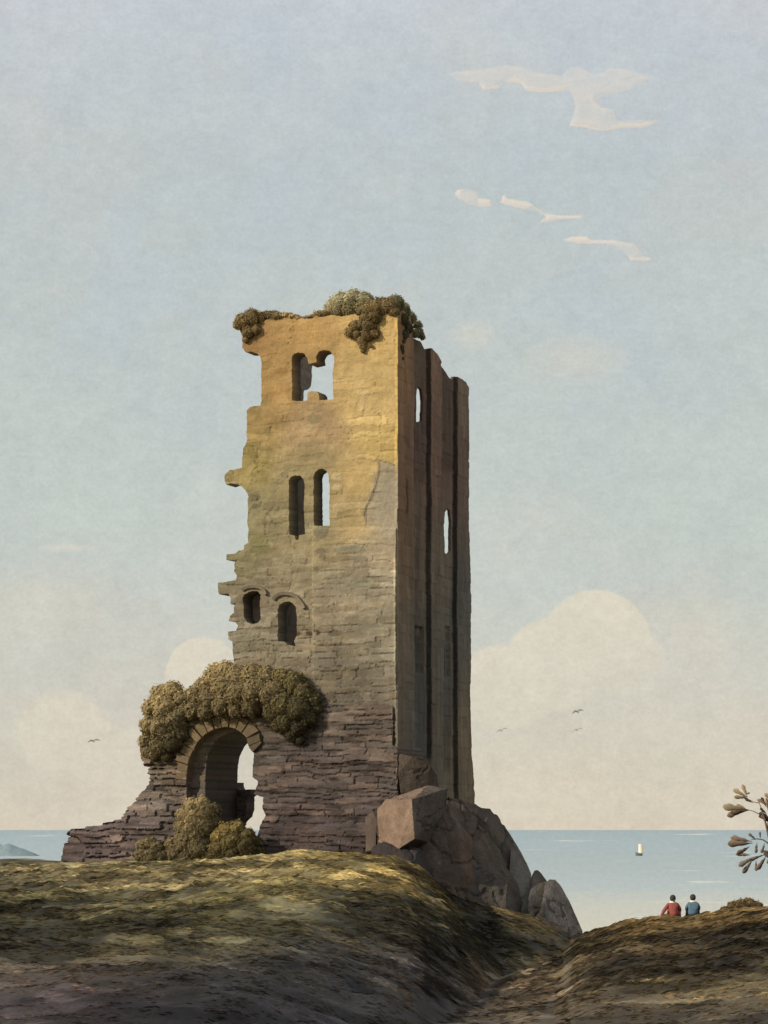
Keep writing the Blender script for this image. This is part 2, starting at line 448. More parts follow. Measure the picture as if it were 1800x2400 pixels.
def tri_region(outline, holes, step, jit=.0, seed=1):
    """fine triangle mesh of a 2-D region"""
    loops = [densify(outline, step * 1.1, jit, seed)] + [densify(h, step * 1.1, jit, seed + 3 + i) for i, h in enumerate(holes)]
    pts = []; edges = []
    for lp in loops:
        o = len(pts); pts += lp
        edges += [(o + i, o + (i + 1) % len(lp)) for i in range(len(lp))]
    ol = T(loops[0]); mn = ol.min(0); mx = ol.max(0)
    gx, gy = np.meshgrid(np.arange(mn[0], mx[0], step), np.arange(mn[1], mx[1], step))
    P = np.stack([gx.ravel(), gy.ravel()], 1)
    P = P + RNG.uniform(-.22, .22, P.shape) * step
    k = in_poly(P, loops[0])
    for h in loops[1:]: k &= ~in_poly(P, h)
    P = P[k]
    # drop grid points that hug the border
    B = T(pts); keep = np.ones(len(P), bool)
    cell = {}
    for q in B: cell.setdefault((int(q[0] // step), int(q[1] // step)), []).append(q)
    for i, q in enumerate(P):
        cx, cy = int(q[0] // step), int(q[1] // step)
        for ax in (-1, 0, 1):
            for ay in (-1, 0, 1):
                for r_ in cell.get((cx + ax, cy + ay), ()):
                    if (r_[0] - q[0]) ** 2 + (r_[1] - q[1]) ** 2 < (.5 * step) ** 2: keep[i] = False
    P = P[keep]
    allp = [Vector(p) for p in pts] + [Vector((a, b)) for a, b in P]
    r = delaunay_2d_cdt(allp, edges, [], 0, 1e-5, False)
    V = T([(v.x, v.y) for v in r[0]]); Fc = T([f for f in r[2] if len(f) == 3])
    cen = V[Fc].mean(1)
    k = in_poly(cen, loops[0])
    for h in loops[1:]: k &= ~in_poly(cen, h)
    Fc = Fc[k]
    used = np.unique(Fc); re = -np.ones(len(V), int); re[used] = np.arange(len(used))
    V = V[used]; Fc = re[Fc]
    # counter-clockwise
    a = V[Fc[:, 1]] - V[Fc[:, 0]]; b = V[Fc[:, 2]] - V[Fc[:, 0]]
    neg = (a[:, 0] * b[:, 1] - a[:, 1] * b[:, 0]) < 0
    Fc[neg] = Fc[neg][:, ::-1]
    return V, Fc

def border_edges(Fc):
    E = np.concatenate([Fc[:, [0, 1]], Fc[:, [1, 2]], Fc[:, [2, 0]]])
    key = {}
    for a, b in E: key[(a, b)] = 1
    return [(a, b) for a, b in E if (b, a) not in key]

# ------------------------------------------------------------------ masonry pattern
def masonry(s, z, hr, wr, seed, wob=.05):
    """courses of stones: returns a random value per stone and the distance to the nearest joint"""
    z = z + wob * (fbm(s * .7, z * .5, seed + 1, 3) - .5) * 2 + wob * .9 * (fbm(s * 2.2, z * 1.5, seed + 2, 2) - .5)
    s = s + .25 * (vnoise(s * 1.5, z * 4, seed + 4) - .5)
    rr = np.random.default_rng(seed)
    rows = np.cumsum(rr.uniform(hr[0], hr[1], 400)) - 6.0
    k = np.searchsorted(rows, z)
    k = np.clip(k, 1, len(rows) - 1)
    zb = rows[k - 1]; zt = rows[k]
    w = wr[0] + (wr[1] - wr[0]) * _h(k, k * 0 + 5, seed)
    q = s / w + 10 * _h(k, k * 0 + 9, seed)
    j = np.floor(q)
    b0 = j + .5 * (_h(j, k, seed + 3) - .5); b1 = j + 1 + .5 * (_h(j + 1, k, seed + 3) - .5)
    jj = np.where(q < b0, j - 1, np.where(q > b1, j + 1, j))
    lo = jj + .5 * (_h(jj, k, seed + 3) - .5); hi = jj + 1 + .5 * (_h(jj + 1, k, seed + 3) - .5)
    dv = np.minimum(q - lo, hi - q) * w + .10 * (_h(jj, k, seed + 21) > .45)      # many upright joints are closed
    dz = np.minimum(z - zb, zt - z) + .05 * sstep(.50, .66, fbm(s * 1.1, z * 2.5, seed + 23, 3))
    d = np.minimum(dz, dv)
    return _h(jj, k, seed + 7), _h(jj, k, seed + 8), np.maximum(d, 0)

def anchors_col(px, py, A, warp, seed, power=3.0, ysc=1.0):
    wx = px + warp * (fbm(px * .012, py * .012, seed, 4) - .5) * 2
    wy = py + warp * (fbm(px * .012 + 31, py * .012, seed + 1, 4) - .5) * 2
    num = np.zeros((len(px), 3)); den = np.zeros(len(px))
    for ax, ay, c in A:
        d2 = (wx - ax) ** 2 + ((wy - ay) * ysc) ** 2 + 200.0
        w = d2 ** (-power / 2 * 1.15)
        num += w[:, None] * T(c, float)[None]; den += w
    return num / den[:, None]

# ------------------------------------------------------------------ the tower's two planes
TH = math.radians(23.0)
CT, ST = math.cos(TH), math.sin(TH)
YC = 90.0; XC = (932 - CX) / F * YC
LEFT = Vector((-CT, ST, 0)); INW = Vector((ST, CT, 0)); OUT = -INW
RIGHT_OUT = Vector((CT, -ST, 0))

def front_sz(px, py):
    a = (px - CX) / F; s = (XC - a * YC) / (CT + a * ST); Y = YC + s * ST
    return s, (HZ - py) / F * Y
def front_world(s, z, d=0.0):
    """d = depth into the wall"""
    return np.stack([XC - s * CT + d * ST, YC + s * ST + d * CT, z + 0 * s], -1)
def front_px(s, z):
    X = XC - s * CT; Y = YC + s * ST
    return CX + F * X / Y, HZ - F * z / Y
def side_lz(px, py):
    a = (px - CX) / F; l = (a * YC - XC) / (ST - a * CT); Y = YC + l * CT
    return l, (HZ - py) / F * Y
def side_world(l, z, d=0.0):
    """d = depth into the wall, away from the outer face"""
    return np.stack([XC + l * ST - d * CT, YC + l * CT + d * ST, z + 0 * l], -1)
def side_px(l, z):
    X = XC + l * ST; Y = YC + l * CT
    return CX + F * X / Y, HZ - F * z / Y

def slab(name, V, Fc, world, relief, thick, col, mat, parent, back_col=None):
    """solid slab: front face with relief, plain back, sides round every border"""
    n = len(V)
    f = world(V[:, 0], V[:, 1], -relief); bk = world(V[:, 0], V[:, 1], thick)
    verts = np.concatenate([f, bk])
    faces = Fc.tolist() + (Fc[:, ::-1] + n).tolist()
    for a, b in border_edges(Fc): faces.append([int(b), int(a), int(a) + n, int(b) + n])
    cc = np.concatenate([col, col * 1.0 if back_col is None else back_col])
    return mesh_obj(name, verts, faces, mat, parent, cc)

FRONT_E = T([1.26, 1.18, 1.10]); SIDE_E = T([.62, .66, .66])

A_UP = [((560), 800, (172, 128, 74)), (700, 760, (190, 146, 82)), (880, 780, (207, 168, 98)), (650, 900, (178, 138, 78)), (850, 950, (207, 170, 102)),
        (600, 1000, (172, 140, 80)), (740, 1000, (180, 146, 100)), (890, 1040, (207, 170, 96)), (600, 1080, (162, 139, 78)), (700, 1100, (168, 145, 98)),
        (840, 1130, (196, 161, 96)), (915, 1150, (166, 148, 120)), (905, 1200, (166, 149, 121)), (610, 1200, (150, 135, 95)), (720, 1250, (155, 138, 98)), (820, 1220, (180, 151, 98)),
        (900, 1290, (165, 148, 118)), (570, 1320, (138, 128, 92)), (700, 1330, (150, 136, 104)), (850, 1350, (148, 136, 110)), (600, 1400, (135, 122, 98)),
        (800, 1420, (150, 135, 108)), (600, 1500, (132, 120, 96)), (720, 1500, (140, 126, 100)), (880, 1500, (142, 130, 106)), (800, 1600, (120, 109, 88)),
        (900, 1620, (122, 110, 90)), (700, 1600, (118, 106, 86)), (800, 1640, (108, 97, 82))]
A_LOW = [(800, 1680, (100, 88, 77)), (700, 1800, (93, 80, 72)), (860, 1800, (99, 85, 76)), (900, 1720, (108, 94, 82)), (700, 1950, (84, 70, 66)), (850, 1980, (78, 67, 63)), (640, 1720, (97, 85, 72)),
         (420, 1800, (116, 99, 80)), (460, 1900, (100, 86, 77)), (360, 1850, (116, 103, 90)), (280, 1950, (108, 92, 85)), (200, 1990, (104, 88, 83)),
         (170, 2030, (84, 70, 66)), (450, 1720, (124, 107, 82)), (540, 1690, (118, 102, 78)), (600, 1900, (90, 77, 70))]

tower = empty("ruined_tower", (XC - 2.6, 92.5, -1.0))
tag(tower, "tall ruined stone tower, ochre above and grey below, with broken gateway arch at its foot", "ruined tower")

# traced in the photograph, then laid on the wall's own plane
OUTL = [(929, 735), (905, 722), (880, 738), (862, 730), (845, 742), (830, 736), (800, 742), (775, 738), (755, 744), (740, 740), (722, 748), (700, 744), (688, 738), (672, 740), (655, 746), (640, 742),
        (620, 752), (600, 746), (580, 752), (562, 758), (563, 776), (569, 790), (568, 815), (575, 825), (590, 824), (604, 829), (611, 838), (613, 850), (612, 875), (614, 897), (612, 925), (613, 940), (610, 951),
        (592, 952), (585, 955), (578, 962), (579, 990), (577, 1012), (580, 1030), (575, 1044), (570, 1049), (567, 1080), (567, 1096), (556, 1098), (548, 1101), (539, 1101), (533, 1106), (526, 1115), (527, 1128), (530, 1136), (540, 1132), (558, 1135),
        (568, 1141), (575, 1149), (583, 1164), (580, 1170), (581, 1200), (579, 1225), (582, 1238), (580, 1260), (582, 1272), (572, 1277), (571, 1288), (560, 1290), (552, 1297), (531, 1299), (530, 1312), (552, 1314),
        (549, 1320), (549, 1340), (556, 1349), (552, 1360), (530, 1364), (512, 1366), (511, 1385), (514, 1393), (534, 1390), (537, 1396), (541, 1402), (540, 1416), (552, 1414), (548, 1424), (549, 1436),
        (539, 1444), (537, 1456), (552, 1458), (558, 1466), (553, 1478), (535, 1480), (536, 1499), (546, 1503), (546, 1530), (549, 1545), (545, 1570), (552, 1600), (545, 1640), (660, 1640), (665, 2025), (929, 2025)]
TOPW = [(684, 836), (690, 828), (700, 826), (712, 828), (720, 838), (723, 853), (732, 851), (742, 849), (741, 835), (748, 824), (760, 820), (772, 822), (781, 833), (783, 846), (780, 880), (781, 936), (764, 937), (748, 938),
        (746, 922), (742, 917), (724, 917), (721, 922), (720, 938), (702, 940), (684, 939), (685, 905), (683, 880)]
LANR = [(736, 1232), (735, 1170), (735, 1115), (738, 1106), (746, 1100), (755, 1098), (764, 1103), (770, 1114), (773, 1150), (772, 1190), (773, 1231), (755, 1233)]
LANL = [(678, 1253), (677, 1190), (676, 1130), (679, 1121), (685, 1116), (694, 1114), (704, 1115), (711, 1122), (714, 1135), (712, 1190), (714, 1252), (700, 1254), (699, 1265), (692, 1265), (690, 1255)]
WINL = [(569, 1402), (573, 1394), (582, 1388), (592, 1385), (604, 1386), (610, 1394), (608, 1410), (611, 1450), (606, 1459), (592, 1463), (578, 1458), (571, 1446)]
WINR = [(651, 1503), (651, 1428), (656, 1417), (665, 1411), (675, 1409), (686, 1414), (693, 1422), (696, 1440), (695, 1490), (690, 1502), (693, 1515), (674, 1512), (668, 1504)]

def to_front(poly): return [front_sz(x, y) for x, y in poly]

def front_color(px, py, A, warp, seed, amt, rnd, rnd2, joint, jd):
    col = lin_np(anchors_col(px, py, A, warp, seed)) / FRONT_E
    g_ = col.mean(1, keepdims=True); col = g_ + (col - g_) * .88
    col = col * (1 + T([[.07, .02, -.02]]) * sstep(1200, 1300, py)[:, None] * sstep(1680, 1600, py)[:, None])
    col = col * (1 + amt * (rnd - .5))[:, None]
    col = col * (1 + T([[.10, 0, -.14]]) * (rnd2 - .5)[:, None])
    return col * (1 - jd * joint)[:, None]

def build_front():
    holes = [to_front(h) for h in (TOPW, LANR, LANL, WINL, WINR)]
    V, Fc = tri_region(to_front(OUTL), holes, .06, .012, 5)
    s, z = V[:, 0], V[:, 1]; px, py = front_px(s, z)
    r1, r2, d = masonry(s, z, (.14, .36), (.5, 1.5), 3, .12)
    # smooth old render high up, open stonework lower down
    rough = .26 + .60 * sstep(1200, 1560, py + 120 * (fbm(px * .01, py * .01, 77, 3) - .5))
    j = 1 - sstep(.0, .035, d)
    rel = rough * ((r1 - .5) * .035 - j * .030) + (fbm(s * 1.6, z * 1.6, 81, 4) - .5) * .10
    step_ = sstep(733, 736, px) * sstep(1236, 1242, py)
    rel = rel + .09 * step_ * sstep(1625, 1560, py) - .25 * sstep(1650, 1700, py)
    # pale render left on the right, with a broken edge
    patch = sstep(0, 1, (px - (884 + 10 * (fbm(py * .03, py * 0, 5, 3) - .5) - .35 * np.clip(py - 1110, 0, 90))) / 6) * sstep(1088, 1094, py + .3 * (932 - px)) * sstep(1250, 1215, py)
    rel = rel - .05 * patch
    col = front_color(px, py, A_UP, 30, 13, .20, .5 + (r1 - .5) * rough * 1.6, .5 + (r2 - .5) * rough, j * np.minimum(rough * 1.3, 1), .32)
    col = col * (1 + .42 * (fbm(s * 1.1 + 5, z * 1.7, 87, 4) - .5) + .34 * (fbm(s * 2.2, z * 5.5, 88, 4) - .5) + .22 * sstep(.58, .66, fbm(s * 1.8, z * 9, 89, 3)) * sstep(1230, 1340, py))[:, None]
    col = col * (1 - .5 * (1 - rough[:, None]) * 0)
    grey = lin_np([166, 149, 122]) / FRONT_E
    col = col * (1 - .8 * patch[:, None]) + grey[None] * .8 * patch[:, None]
    # scattered stones showing through what is left of the old render
    face = sstep(.012, .04, d) * sstep(.46, .60, fbm(s * .9 + 3, z * .9, 171, 3) + .10 * sstep(1000, 1300, py))
    sd_ = face * (r2 > .74) * sstep(760, 1000, py); sl_ = face * (r2 < .20) * sstep(760, 1000, py)
    col = col * (1 - .17 * sd_ + .15 * sl_)[:, None]
    rel = rel + .016 * (sd_ + sl_)
    # hairline cracks and lost patches
    ck = np.abs(fbm(s * .8, z * .45, 175, 4) - .5); ck = (1 - sstep(.0, .007, ck)) * sstep(.5, .6, fbm(s * .6, z * .4, 177, 2))
    col = col * (1 - .35 * ck)[:, None]; rel = rel - .02 * ck
    # single darker and paler stones that show through
    for cx, cy, rx, ry, c, a in ((682, 1095, 20, 11, (150, 132, 92), .8), (665, 1112, 11, 10, (140, 124, 92), .8), (655, 1128, 12, 8, (146, 130, 95), .8), (640, 1140, 13, 13, (152, 136, 98), .7),
                                 (755, 1245, 17, 17, (134, 122, 96), .9), (752, 1290, 12, 8, (132, 118, 92), .9), (756, 1303, 10, 6, (132, 118, 92), .9), (820, 1288, 42, 10, (142, 132, 108), .8), (845, 1310, 20, 9, (136, 124, 100), .8),
                                 (605, 1268, 22, 18, (136, 126, 84), .8), (640, 1262, 11, 8, (134, 124, 88), .8), (615, 1287, 32, 11, (132, 122, 82), .8), (598, 1185, 11, 7, (120, 108, 78), .9), (595, 1165, 13, 9, (122, 110, 80), .9),
                                 (620, 1222, 7, 8, (128, 114, 82), .9), (626, 1185, 14, 13, (150, 135, 96), .7), (650, 1190, 6, 7, (134, 118, 84), .9), (788, 1118, 13, 9, (196, 172, 128), .8), (790, 1142, 11, 10, (194, 170, 126), .8),
                                 (735, 980, 20, 11, (150, 130, 92), .8), (725, 1003, 14, 7, (182, 158, 118), .8), (850, 920, 16, 5, (216, 186, 134), .8), (850, 950, 6, 22, (206, 172, 126), .7),
                                 (850, 1470, 70, 20, (136, 128, 104), .4), (820, 1370, 60, 16, (134, 126, 102), .4), (790, 1340, 40, 10, (166, 150, 120), .5), (550, 1490, 14, 9, (146, 134, 110), .7), (590, 1487, 26, 9, (138, 126, 100), .7), (568, 1520, 22, 12, (134, 124, 98), .7),
                                 (625, 1515, 26, 14, (138, 126, 100), .7), (660, 870, 16, 9, (160, 120, 72), .6), (640, 925, 20, 10, (166, 126, 74), .5), (735, 905, 18, 14, (182, 140, 78), .3)):
        q = ((px - cx + 7 * (fbm(px * .06, py * .06, 101, 2) - .5)) / rx) ** 2 + ((py - cy + 7 * (fbm(px * .06 + 9, py * .06, 103, 2) - .5)) / ry) ** 2
        m = (1 - sstep(.7, 1.1, q)) * a
        col = col * (1 - m[:, None]) + (lin_np(c) / FRONT_E)[None] * m[:, None]
        rel = rel + .018 * m
    # row of putlog holes and rust marks beside the low window
    for cx, cy, rx, ry in ((692, 1485, 16, 6), (725, 1485, 8, 6), (747, 1484, 6, 6), (790, 1485, 19, 7), (824, 1481, 10, 4)):
        q = ((px - cx) / rx) ** 2 + ((py - cy) / ry) ** 2
        m = (1 - sstep(.6, 1.2, q)) * (.85 if cx < 780 else .5)
        col = col * (1 - m[:, None]) + (lin_np([74, 52, 40]) / FRONT_E)[None] * m[:, None]
        rel = rel - .03 * m
    # sunlit line on the corner stones, painted as a paler tone
    quoin_lit = sstep(.16, .07, s) * sstep(1280, 1320, py) * .45
    col = col * (1 + quoin_lit[:, None])
    edge = np.exp(-np.clip(s, 0, None) / .05) * .05
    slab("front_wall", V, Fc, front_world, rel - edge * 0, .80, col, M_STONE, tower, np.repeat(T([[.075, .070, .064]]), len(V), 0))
build_front()

# lower wall: dark slate rubble with the gateway arch, standing a little proud of the tower
LOWO_ = [(140, 2050), (147, 2022), (150, 1978), (160, 1975), (161, 1949), (200, 1941), (240, 1935), (268, 1926), (290, 1920), (296, 1913), (303, 1897), (312, 1888), (325, 1877), (334, 1859), (344, 1852), (350, 1835), (353, 1816), (354, 1806), (339, 1796), (338, 1784),
        (332, 1770), (335, 1700), (345, 1650), (380, 1625), (430, 1640), (470, 1610), (520, 1585), (600, 1580), (680, 1592), (712, 1600), (720, 1612), (706, 1622), (740, 1630), (762, 1634), (752, 1646), (790, 1652), (836, 1656), (868, 1652), (905, 1650), (922, 1656), (923, 1700), (921, 1745), (934, 1756), (934, 2050)]
def ledges(poly, i0, i1, seed):
    """broken masonry edge: short level ledges between the traced points"""
    r = random.Random(seed); out = list(poly[:i0 + 1])
    for i in range(i0, i1):
        (x0, y0), (x1, y1) = poly[i], poly[i + 1]
        n = max(1, int(abs(y1 - y0) / 9 + .5), int(abs(x1 - x0) / 22))
        for k in range(n):
            ta = (k + 1) / n; xa = x0 + (x1 - x0) * ta; ya = y0 + (y1 - y0) * ta
            yb = y0 + (y1 - y0) * (k + .35) / n; xb = x0 + (x1 - x0) * (k + .1) / n - r.uniform(-1, 5)
            out += [(xb, yb + r.uniform(-1, 1)), (xb + r.uniform(2, 6), ya + (yb - ya) * .4), (xa, ya)]
    return out + list(poly[i1 + 1:])
LOWO = ledges(LOWO_, 2, 19, 5)
ARCH_O = [(440, 2020), (440, 1900), (440, 1830), (443, 1800), (451, 1771), (465, 1743), (485, 1721), (510, 1708), (535, 1704), (552, 1707), (565, 1714), (582, 1728), (587, 1752), (597, 1764), (596, 1785), (595, 1805), (593, 1820), (606, 1832), (603, 1848), (598, 1861), (619, 1869), (618, 1884), (619, 1899), (625, 1914), (612, 1935), (606, 1960), (612, 1985), (610, 2020)]
ARCH_I = [(474, 2020), (474, 1900), (474, 1820), (475, 1790), (480, 1766), (491, 1744), (508, 1727), (528, 1717), (548, 1714), (562, 1717), (574, 1726), (582, 1735), (586, 1752), (596, 1768), (594, 1805), (592, 1820), (604, 1832), (601, 1848), (596, 1861), (617, 1869), (616, 1884), (617, 1899), (623, 1914), (610, 1935), (604, 1960), (609, 1985), (608, 2020)]

def build_lower():
    V, Fc = tri_region(to_front(LOWO), [to_front(ARCH_O)], .055, .012, 15)
    s, z = V[:, 0], V[:, 1]; px, py = front_px(s, z)
    r1, r2, d = masonry(s, z, (.13, .27), (.8, 2.2), 23, .11)
    j = 1 - sstep(.0, .045, d)
    lum = (r1 - .5)
    lf = sstep(470, 380, px)
    rel = .10 + lum * (.07 + .10 * lf) - j * (.05 + .06 * lf) + (fbm(s * 1.2, z * 1.6, 91, 4) - .5) * .12
    col = front_color(px, py, A_LOW, 30, 113, .42, r1, r2, j, .40)
    col = col * (1 + .5 * (fbm(s * 1.3, z * 4.5, 97, 3) - .5) + .35 * sstep(.57, .66, fbm(s * 1.2, z * 7, 98, 3)) - .5 * sstep(.57, .66, fbm(s * 1.2 + 7, z * 7.5, 99, 3)))[:, None]
    pale = (r2 > .88)[:, None] * .40
    col = col * (1 + pale) * T([[1.14, 1.09, 1.07]])
    slab("gateway_wall", V, Fc, front_world, rel, 2.4, col, M_RUBBLE, tower)
    # inner order of the arch, set back behind the outer one
    lower = [(428, 2030), (428, 1820), (432, 1790), (441, 1762), (456, 1733), (478, 1711), (508, 1697), (536, 1693), (560, 1698), (580, 1712), (600, 1740), (612, 1760), (612, 1806), (640, 1830), (640, 2030)]
    V, Fc = tri_region(to_front(lower), [to_front(ARCH_I)], .07, .01, 25)
    s, z = V[:, 0], V[:, 1]; px, py = front_px(s, z)
    r1, r2, d = masonry(s, z, (.2, .36), (.5, .9), 29, .05)
    j = 1 - sstep(.0, .04, d)
    rel = -.26 + (r1 - .5) * .05 - j * .03
    col = front_color(px, py, A_LOW, 30, 117, .35, r1, r2, j, .3)
    slab("inner_arch", V, Fc, front_world, rel, 3.0, col, M_RUBBLE, tower)
    # broken stump of walling at the far end of the gateway
    pier = [(545, 1835), (553, 1834), (553, 1842), (557, 1850), (565, 1852), (587, 1850), (587, 1862), (578, 1867), (578, 1885), (577, 1900), (573, 1914), (562, 1924), (556, 1936), (558, 2030), (520, 2030), (520, 1835)]
    def sz3(x, y, dd=2.95):
        a = (x - CX) / F; x0 = XC + dd * ST; y0 = YC + dd * CT
        s_ = (x0 - a * y0) / (CT + a * ST); return s_, (HZ - y) / F * (y0 + s_ * ST)
    V, Fc = tri_region([sz3(*p) for p in pier], [], .07, .015, 27)
    s, z = V[:, 0], V[:, 1]
    r1, r2, d = masonry(s, z, (.12, .22), (.4, .8), 37, .05); j = 1 - sstep(0, .04, d)
    col = (lin_np([104, 88, 82]) / FRONT_E)[None] * (1 + .5 * (r1 - .5) - .4 * j)[:, None]
    slab("passage_stump", V, Fc, lambda a, b, d_: front_world(a, b, d_ + 2.95), (r1 - .5) * .1 - j * .06, .7, col, M_RUBBLE, tower)
build_lower()

def build_voussoirs():
    curve = [T(front_sz(x, y)) for x, y in ARCH_O[2:14]]
    seg = [np.linalg.norm(curve[i + 1] - curve[i]) for i in range(len(curve) - 1)]; cum = np.concatenate([[0], np.cumsum(seg)])
    cs = T(curve)
    def P(u): return T([np.interp(u, cum, cs[:, 0]), np.interp(u, cum, cs[:, 1])])
    V = []; Fc = []; col = []
    N = 15; L = cum[-1]; rr = random.Random(4)
    for k in range(N):
        u0 = L * (k + .05) / N; u1 = L * (k + .95) / N
        wd = rr.uniform(.44, .60); h = rr.uniform(.14, .21); tone = rr.uniform(.85, 1.2)
        ring = []
        for t_ in (0, .5, 1):
            u = u0 + (u1 - u0) * t_
            a = P(max(u - .12, 0)); b = P(min(u + .12, L)); tg = (b - a) / np.linalg.norm(b - a)
            nr = T([-tg[1], tg[0]])
            c0 = P(u); mid = T(front_sz(520, 1850))
            if np.dot(nr, c0 - mid) < 0: nr = -nr
            ring.append((c0 - nr * .01, c0 + nr * wd * (1 - .06 * (t_ == .5))))
        o = len(V)
        pts = [ring[0][0], ring[1][0], ring[2][0], ring[2][1], ring[1][1], ring[0][1]]
        c = sum(pts) / 6
        for q in pts: V.append(front_world(q[0], q[1], -h + .05))
        for q in pts:
            q2 = c + (q - c) * .93; V.append(front_world(q2[0], q2[1], -h))
        for q in pts: V.append(front_world(q[0], q[1], .3))
        for i in range(6):
            j = (i + 1) % 6
            Fc.append([o + i, o + j, o + 6 + j, o + 6 + i]); Fc.append([o + 12 + i, o + 12 + j, o + j, o + i])
        Fc.append([o + 6 + i for i in range(6)]); Fc.append([o + 12 + i for i in range(5, -1, -1)])
        px, py = front_px(c[0], c[1])
        cc = lin_np(anchors_col(T([px]), T([py]), A_LOW, 0, 3)[0]) / FRONT_E * tone * T([1.1, 1.04, .9])
        col += [cc] * 18
    me = mesh_obj("arch_ring", T(V), Fc, M_RUBBLE, tower, T(col))
    bm = bmesh.new(); bm.from_mesh(me.data); bmesh.ops.recalc_face_normals(bm, faces=bm.faces); bm.to_mesh(me.data); bm.free()
build_voussoirs()

def hood(pts, wd, proud, rgb):
    c = [T(front_sz(x, y)) for x, y in pts]; V = []; Fc = []
    for i, p in enumerate(c):
        a = c[max(i - 1, 0)]; b = c[min(i + 1, len(c) - 1)]; tg = (b - a) / np.linalg.norm(b - a); nr = T([-tg[1], tg[0]])
        if nr[1] < 0: nr = -nr
        for q, d in ((p - nr * wd / 2, .06), (p - nr * wd * .35, -proud * .7), (p + nr * wd * .4, -proud), (p + nr * wd / 2, .06)):
            V.append(front_world(q[0], q[1], d))
    n = len(c)
    for i in range(n - 1):
        for k in range(4): Fc.append([i * 4 + k, i * 4 + (k + 1) % 4, i * 4 + 4 + (k + 1) % 4, i * 4 + 4 + k])
    Fc.append([0, 1, 2, 3]); Fc.append([n * 4 - 1, n * 4 - 2, n * 4 - 3, n * 4 - 4])
    o = mesh_obj("hood_mould", T(V), Fc, M_STONE, tower, np.repeat((lin_np(rgb) / FRONT_E)[None], len(V), 0))
    bm = bmesh.new(); bm.from_mesh(o.data); bmesh.ops.recalc_face_normals(bm, faces=bm.faces); bm.to_mesh(o.data); bm.free()
hood([(643, 1406), (649, 1398), (658, 1393), (670, 1391), (684, 1393), (697, 1400), (706, 1410), (713, 1420), (715, 1426)], .16, .16, (140, 126, 102))
hood([(570, 1384), (576, 1379), (586, 1376), (598, 1375), (610, 1377), (621, 1384), (625, 1394)], .14, .14, (140, 126, 102))

# inner flank wall seen through the openings
def build_flank():
    s0 = front_sz(633, 1200)[0]
    def world(l, z, d=0.0):        # l = depth behind the tower front, d = away from the inside face
        return np.stack([XC - (s0 + d) * CT + l * ST, YC + (s0 + d) * ST + l * CT, z + 0 * l], -1)
    def lz(px, py):
        a = (px - CX) / F; x0 = XC - s0 * CT; y0 = YC + s0 * ST
        l = (a * y0 - x0) / (ST - a * CT); return l, (HZ - py) / F * (y0 + l * CT)
    out = [(655, 760), (690, 770), (705, 800), (728, 812), (733, 850), (731, 880), (728, 905), (722, 912), (712, 916), (710, 938), (716, 990), (722, 1060), (724, 1130), (722, 1260), (726, 1330), (722, 1420), (728, 1520), (722, 1600), (655, 1610)]
    V, Fc = tri_region([lz(*p) for p in out], [], .12, .02, 31)
    r1, r2, d = masonry(V[:, 0], V[:, 1], (.18, .34), (.4, .8), 53); j = 1 - sstep(0, .05, d)
    col = lin_np([104, 94, 82])[None] / .6 * (1 + .3 * (r1 - .5) - .2 * j)[:, None]
    slab("flank_wall", V, Fc, world, (r1 - .5) * .04, .22 + .45 * sstep(14.9, 14.6, V[:, 1]) + .65 * sstep(9.9, 9.5, V[:, 1]), col, M_STONE, tower)
build_flank()

# ------------------------------------------------------------------ right-hand face with pilaster strips
A_SIDE = [(950, 760, (116, 92, 64)), (950, 900, (110, 87, 62)), (950, 1100, (98, 79, 60)), (950, 1300, (96, 79, 60)), (950, 1500, (98, 84, 68)), (950, 1700, (86, 76, 63)),
          (985, 830, (88, 76, 62)), (985, 1000, (84, 70, 62)), (985, 1300, (88, 76, 62)), (985, 1700, (80, 77, 68)), (985, 1500, (84, 78, 66)),
          (1022, 860, (106, 86, 70)), (1022, 1100, (98, 80, 66)), (1022, 1300, (88, 78, 64)), (1022, 1700, (88, 78, 64)),
          (1050, 900, (82, 72, 60)), (1050, 1100, (84, 70, 60)), (1050, 1300, (88, 79, 66)), (1050, 1600, (82, 77, 67)),
          (1087, 900, (102, 90, 74)), (1087, 1100, (86, 74, 62)), (1087, 1400, (82, 78, 69)), (1087, 1750, (98, 85, 66))]
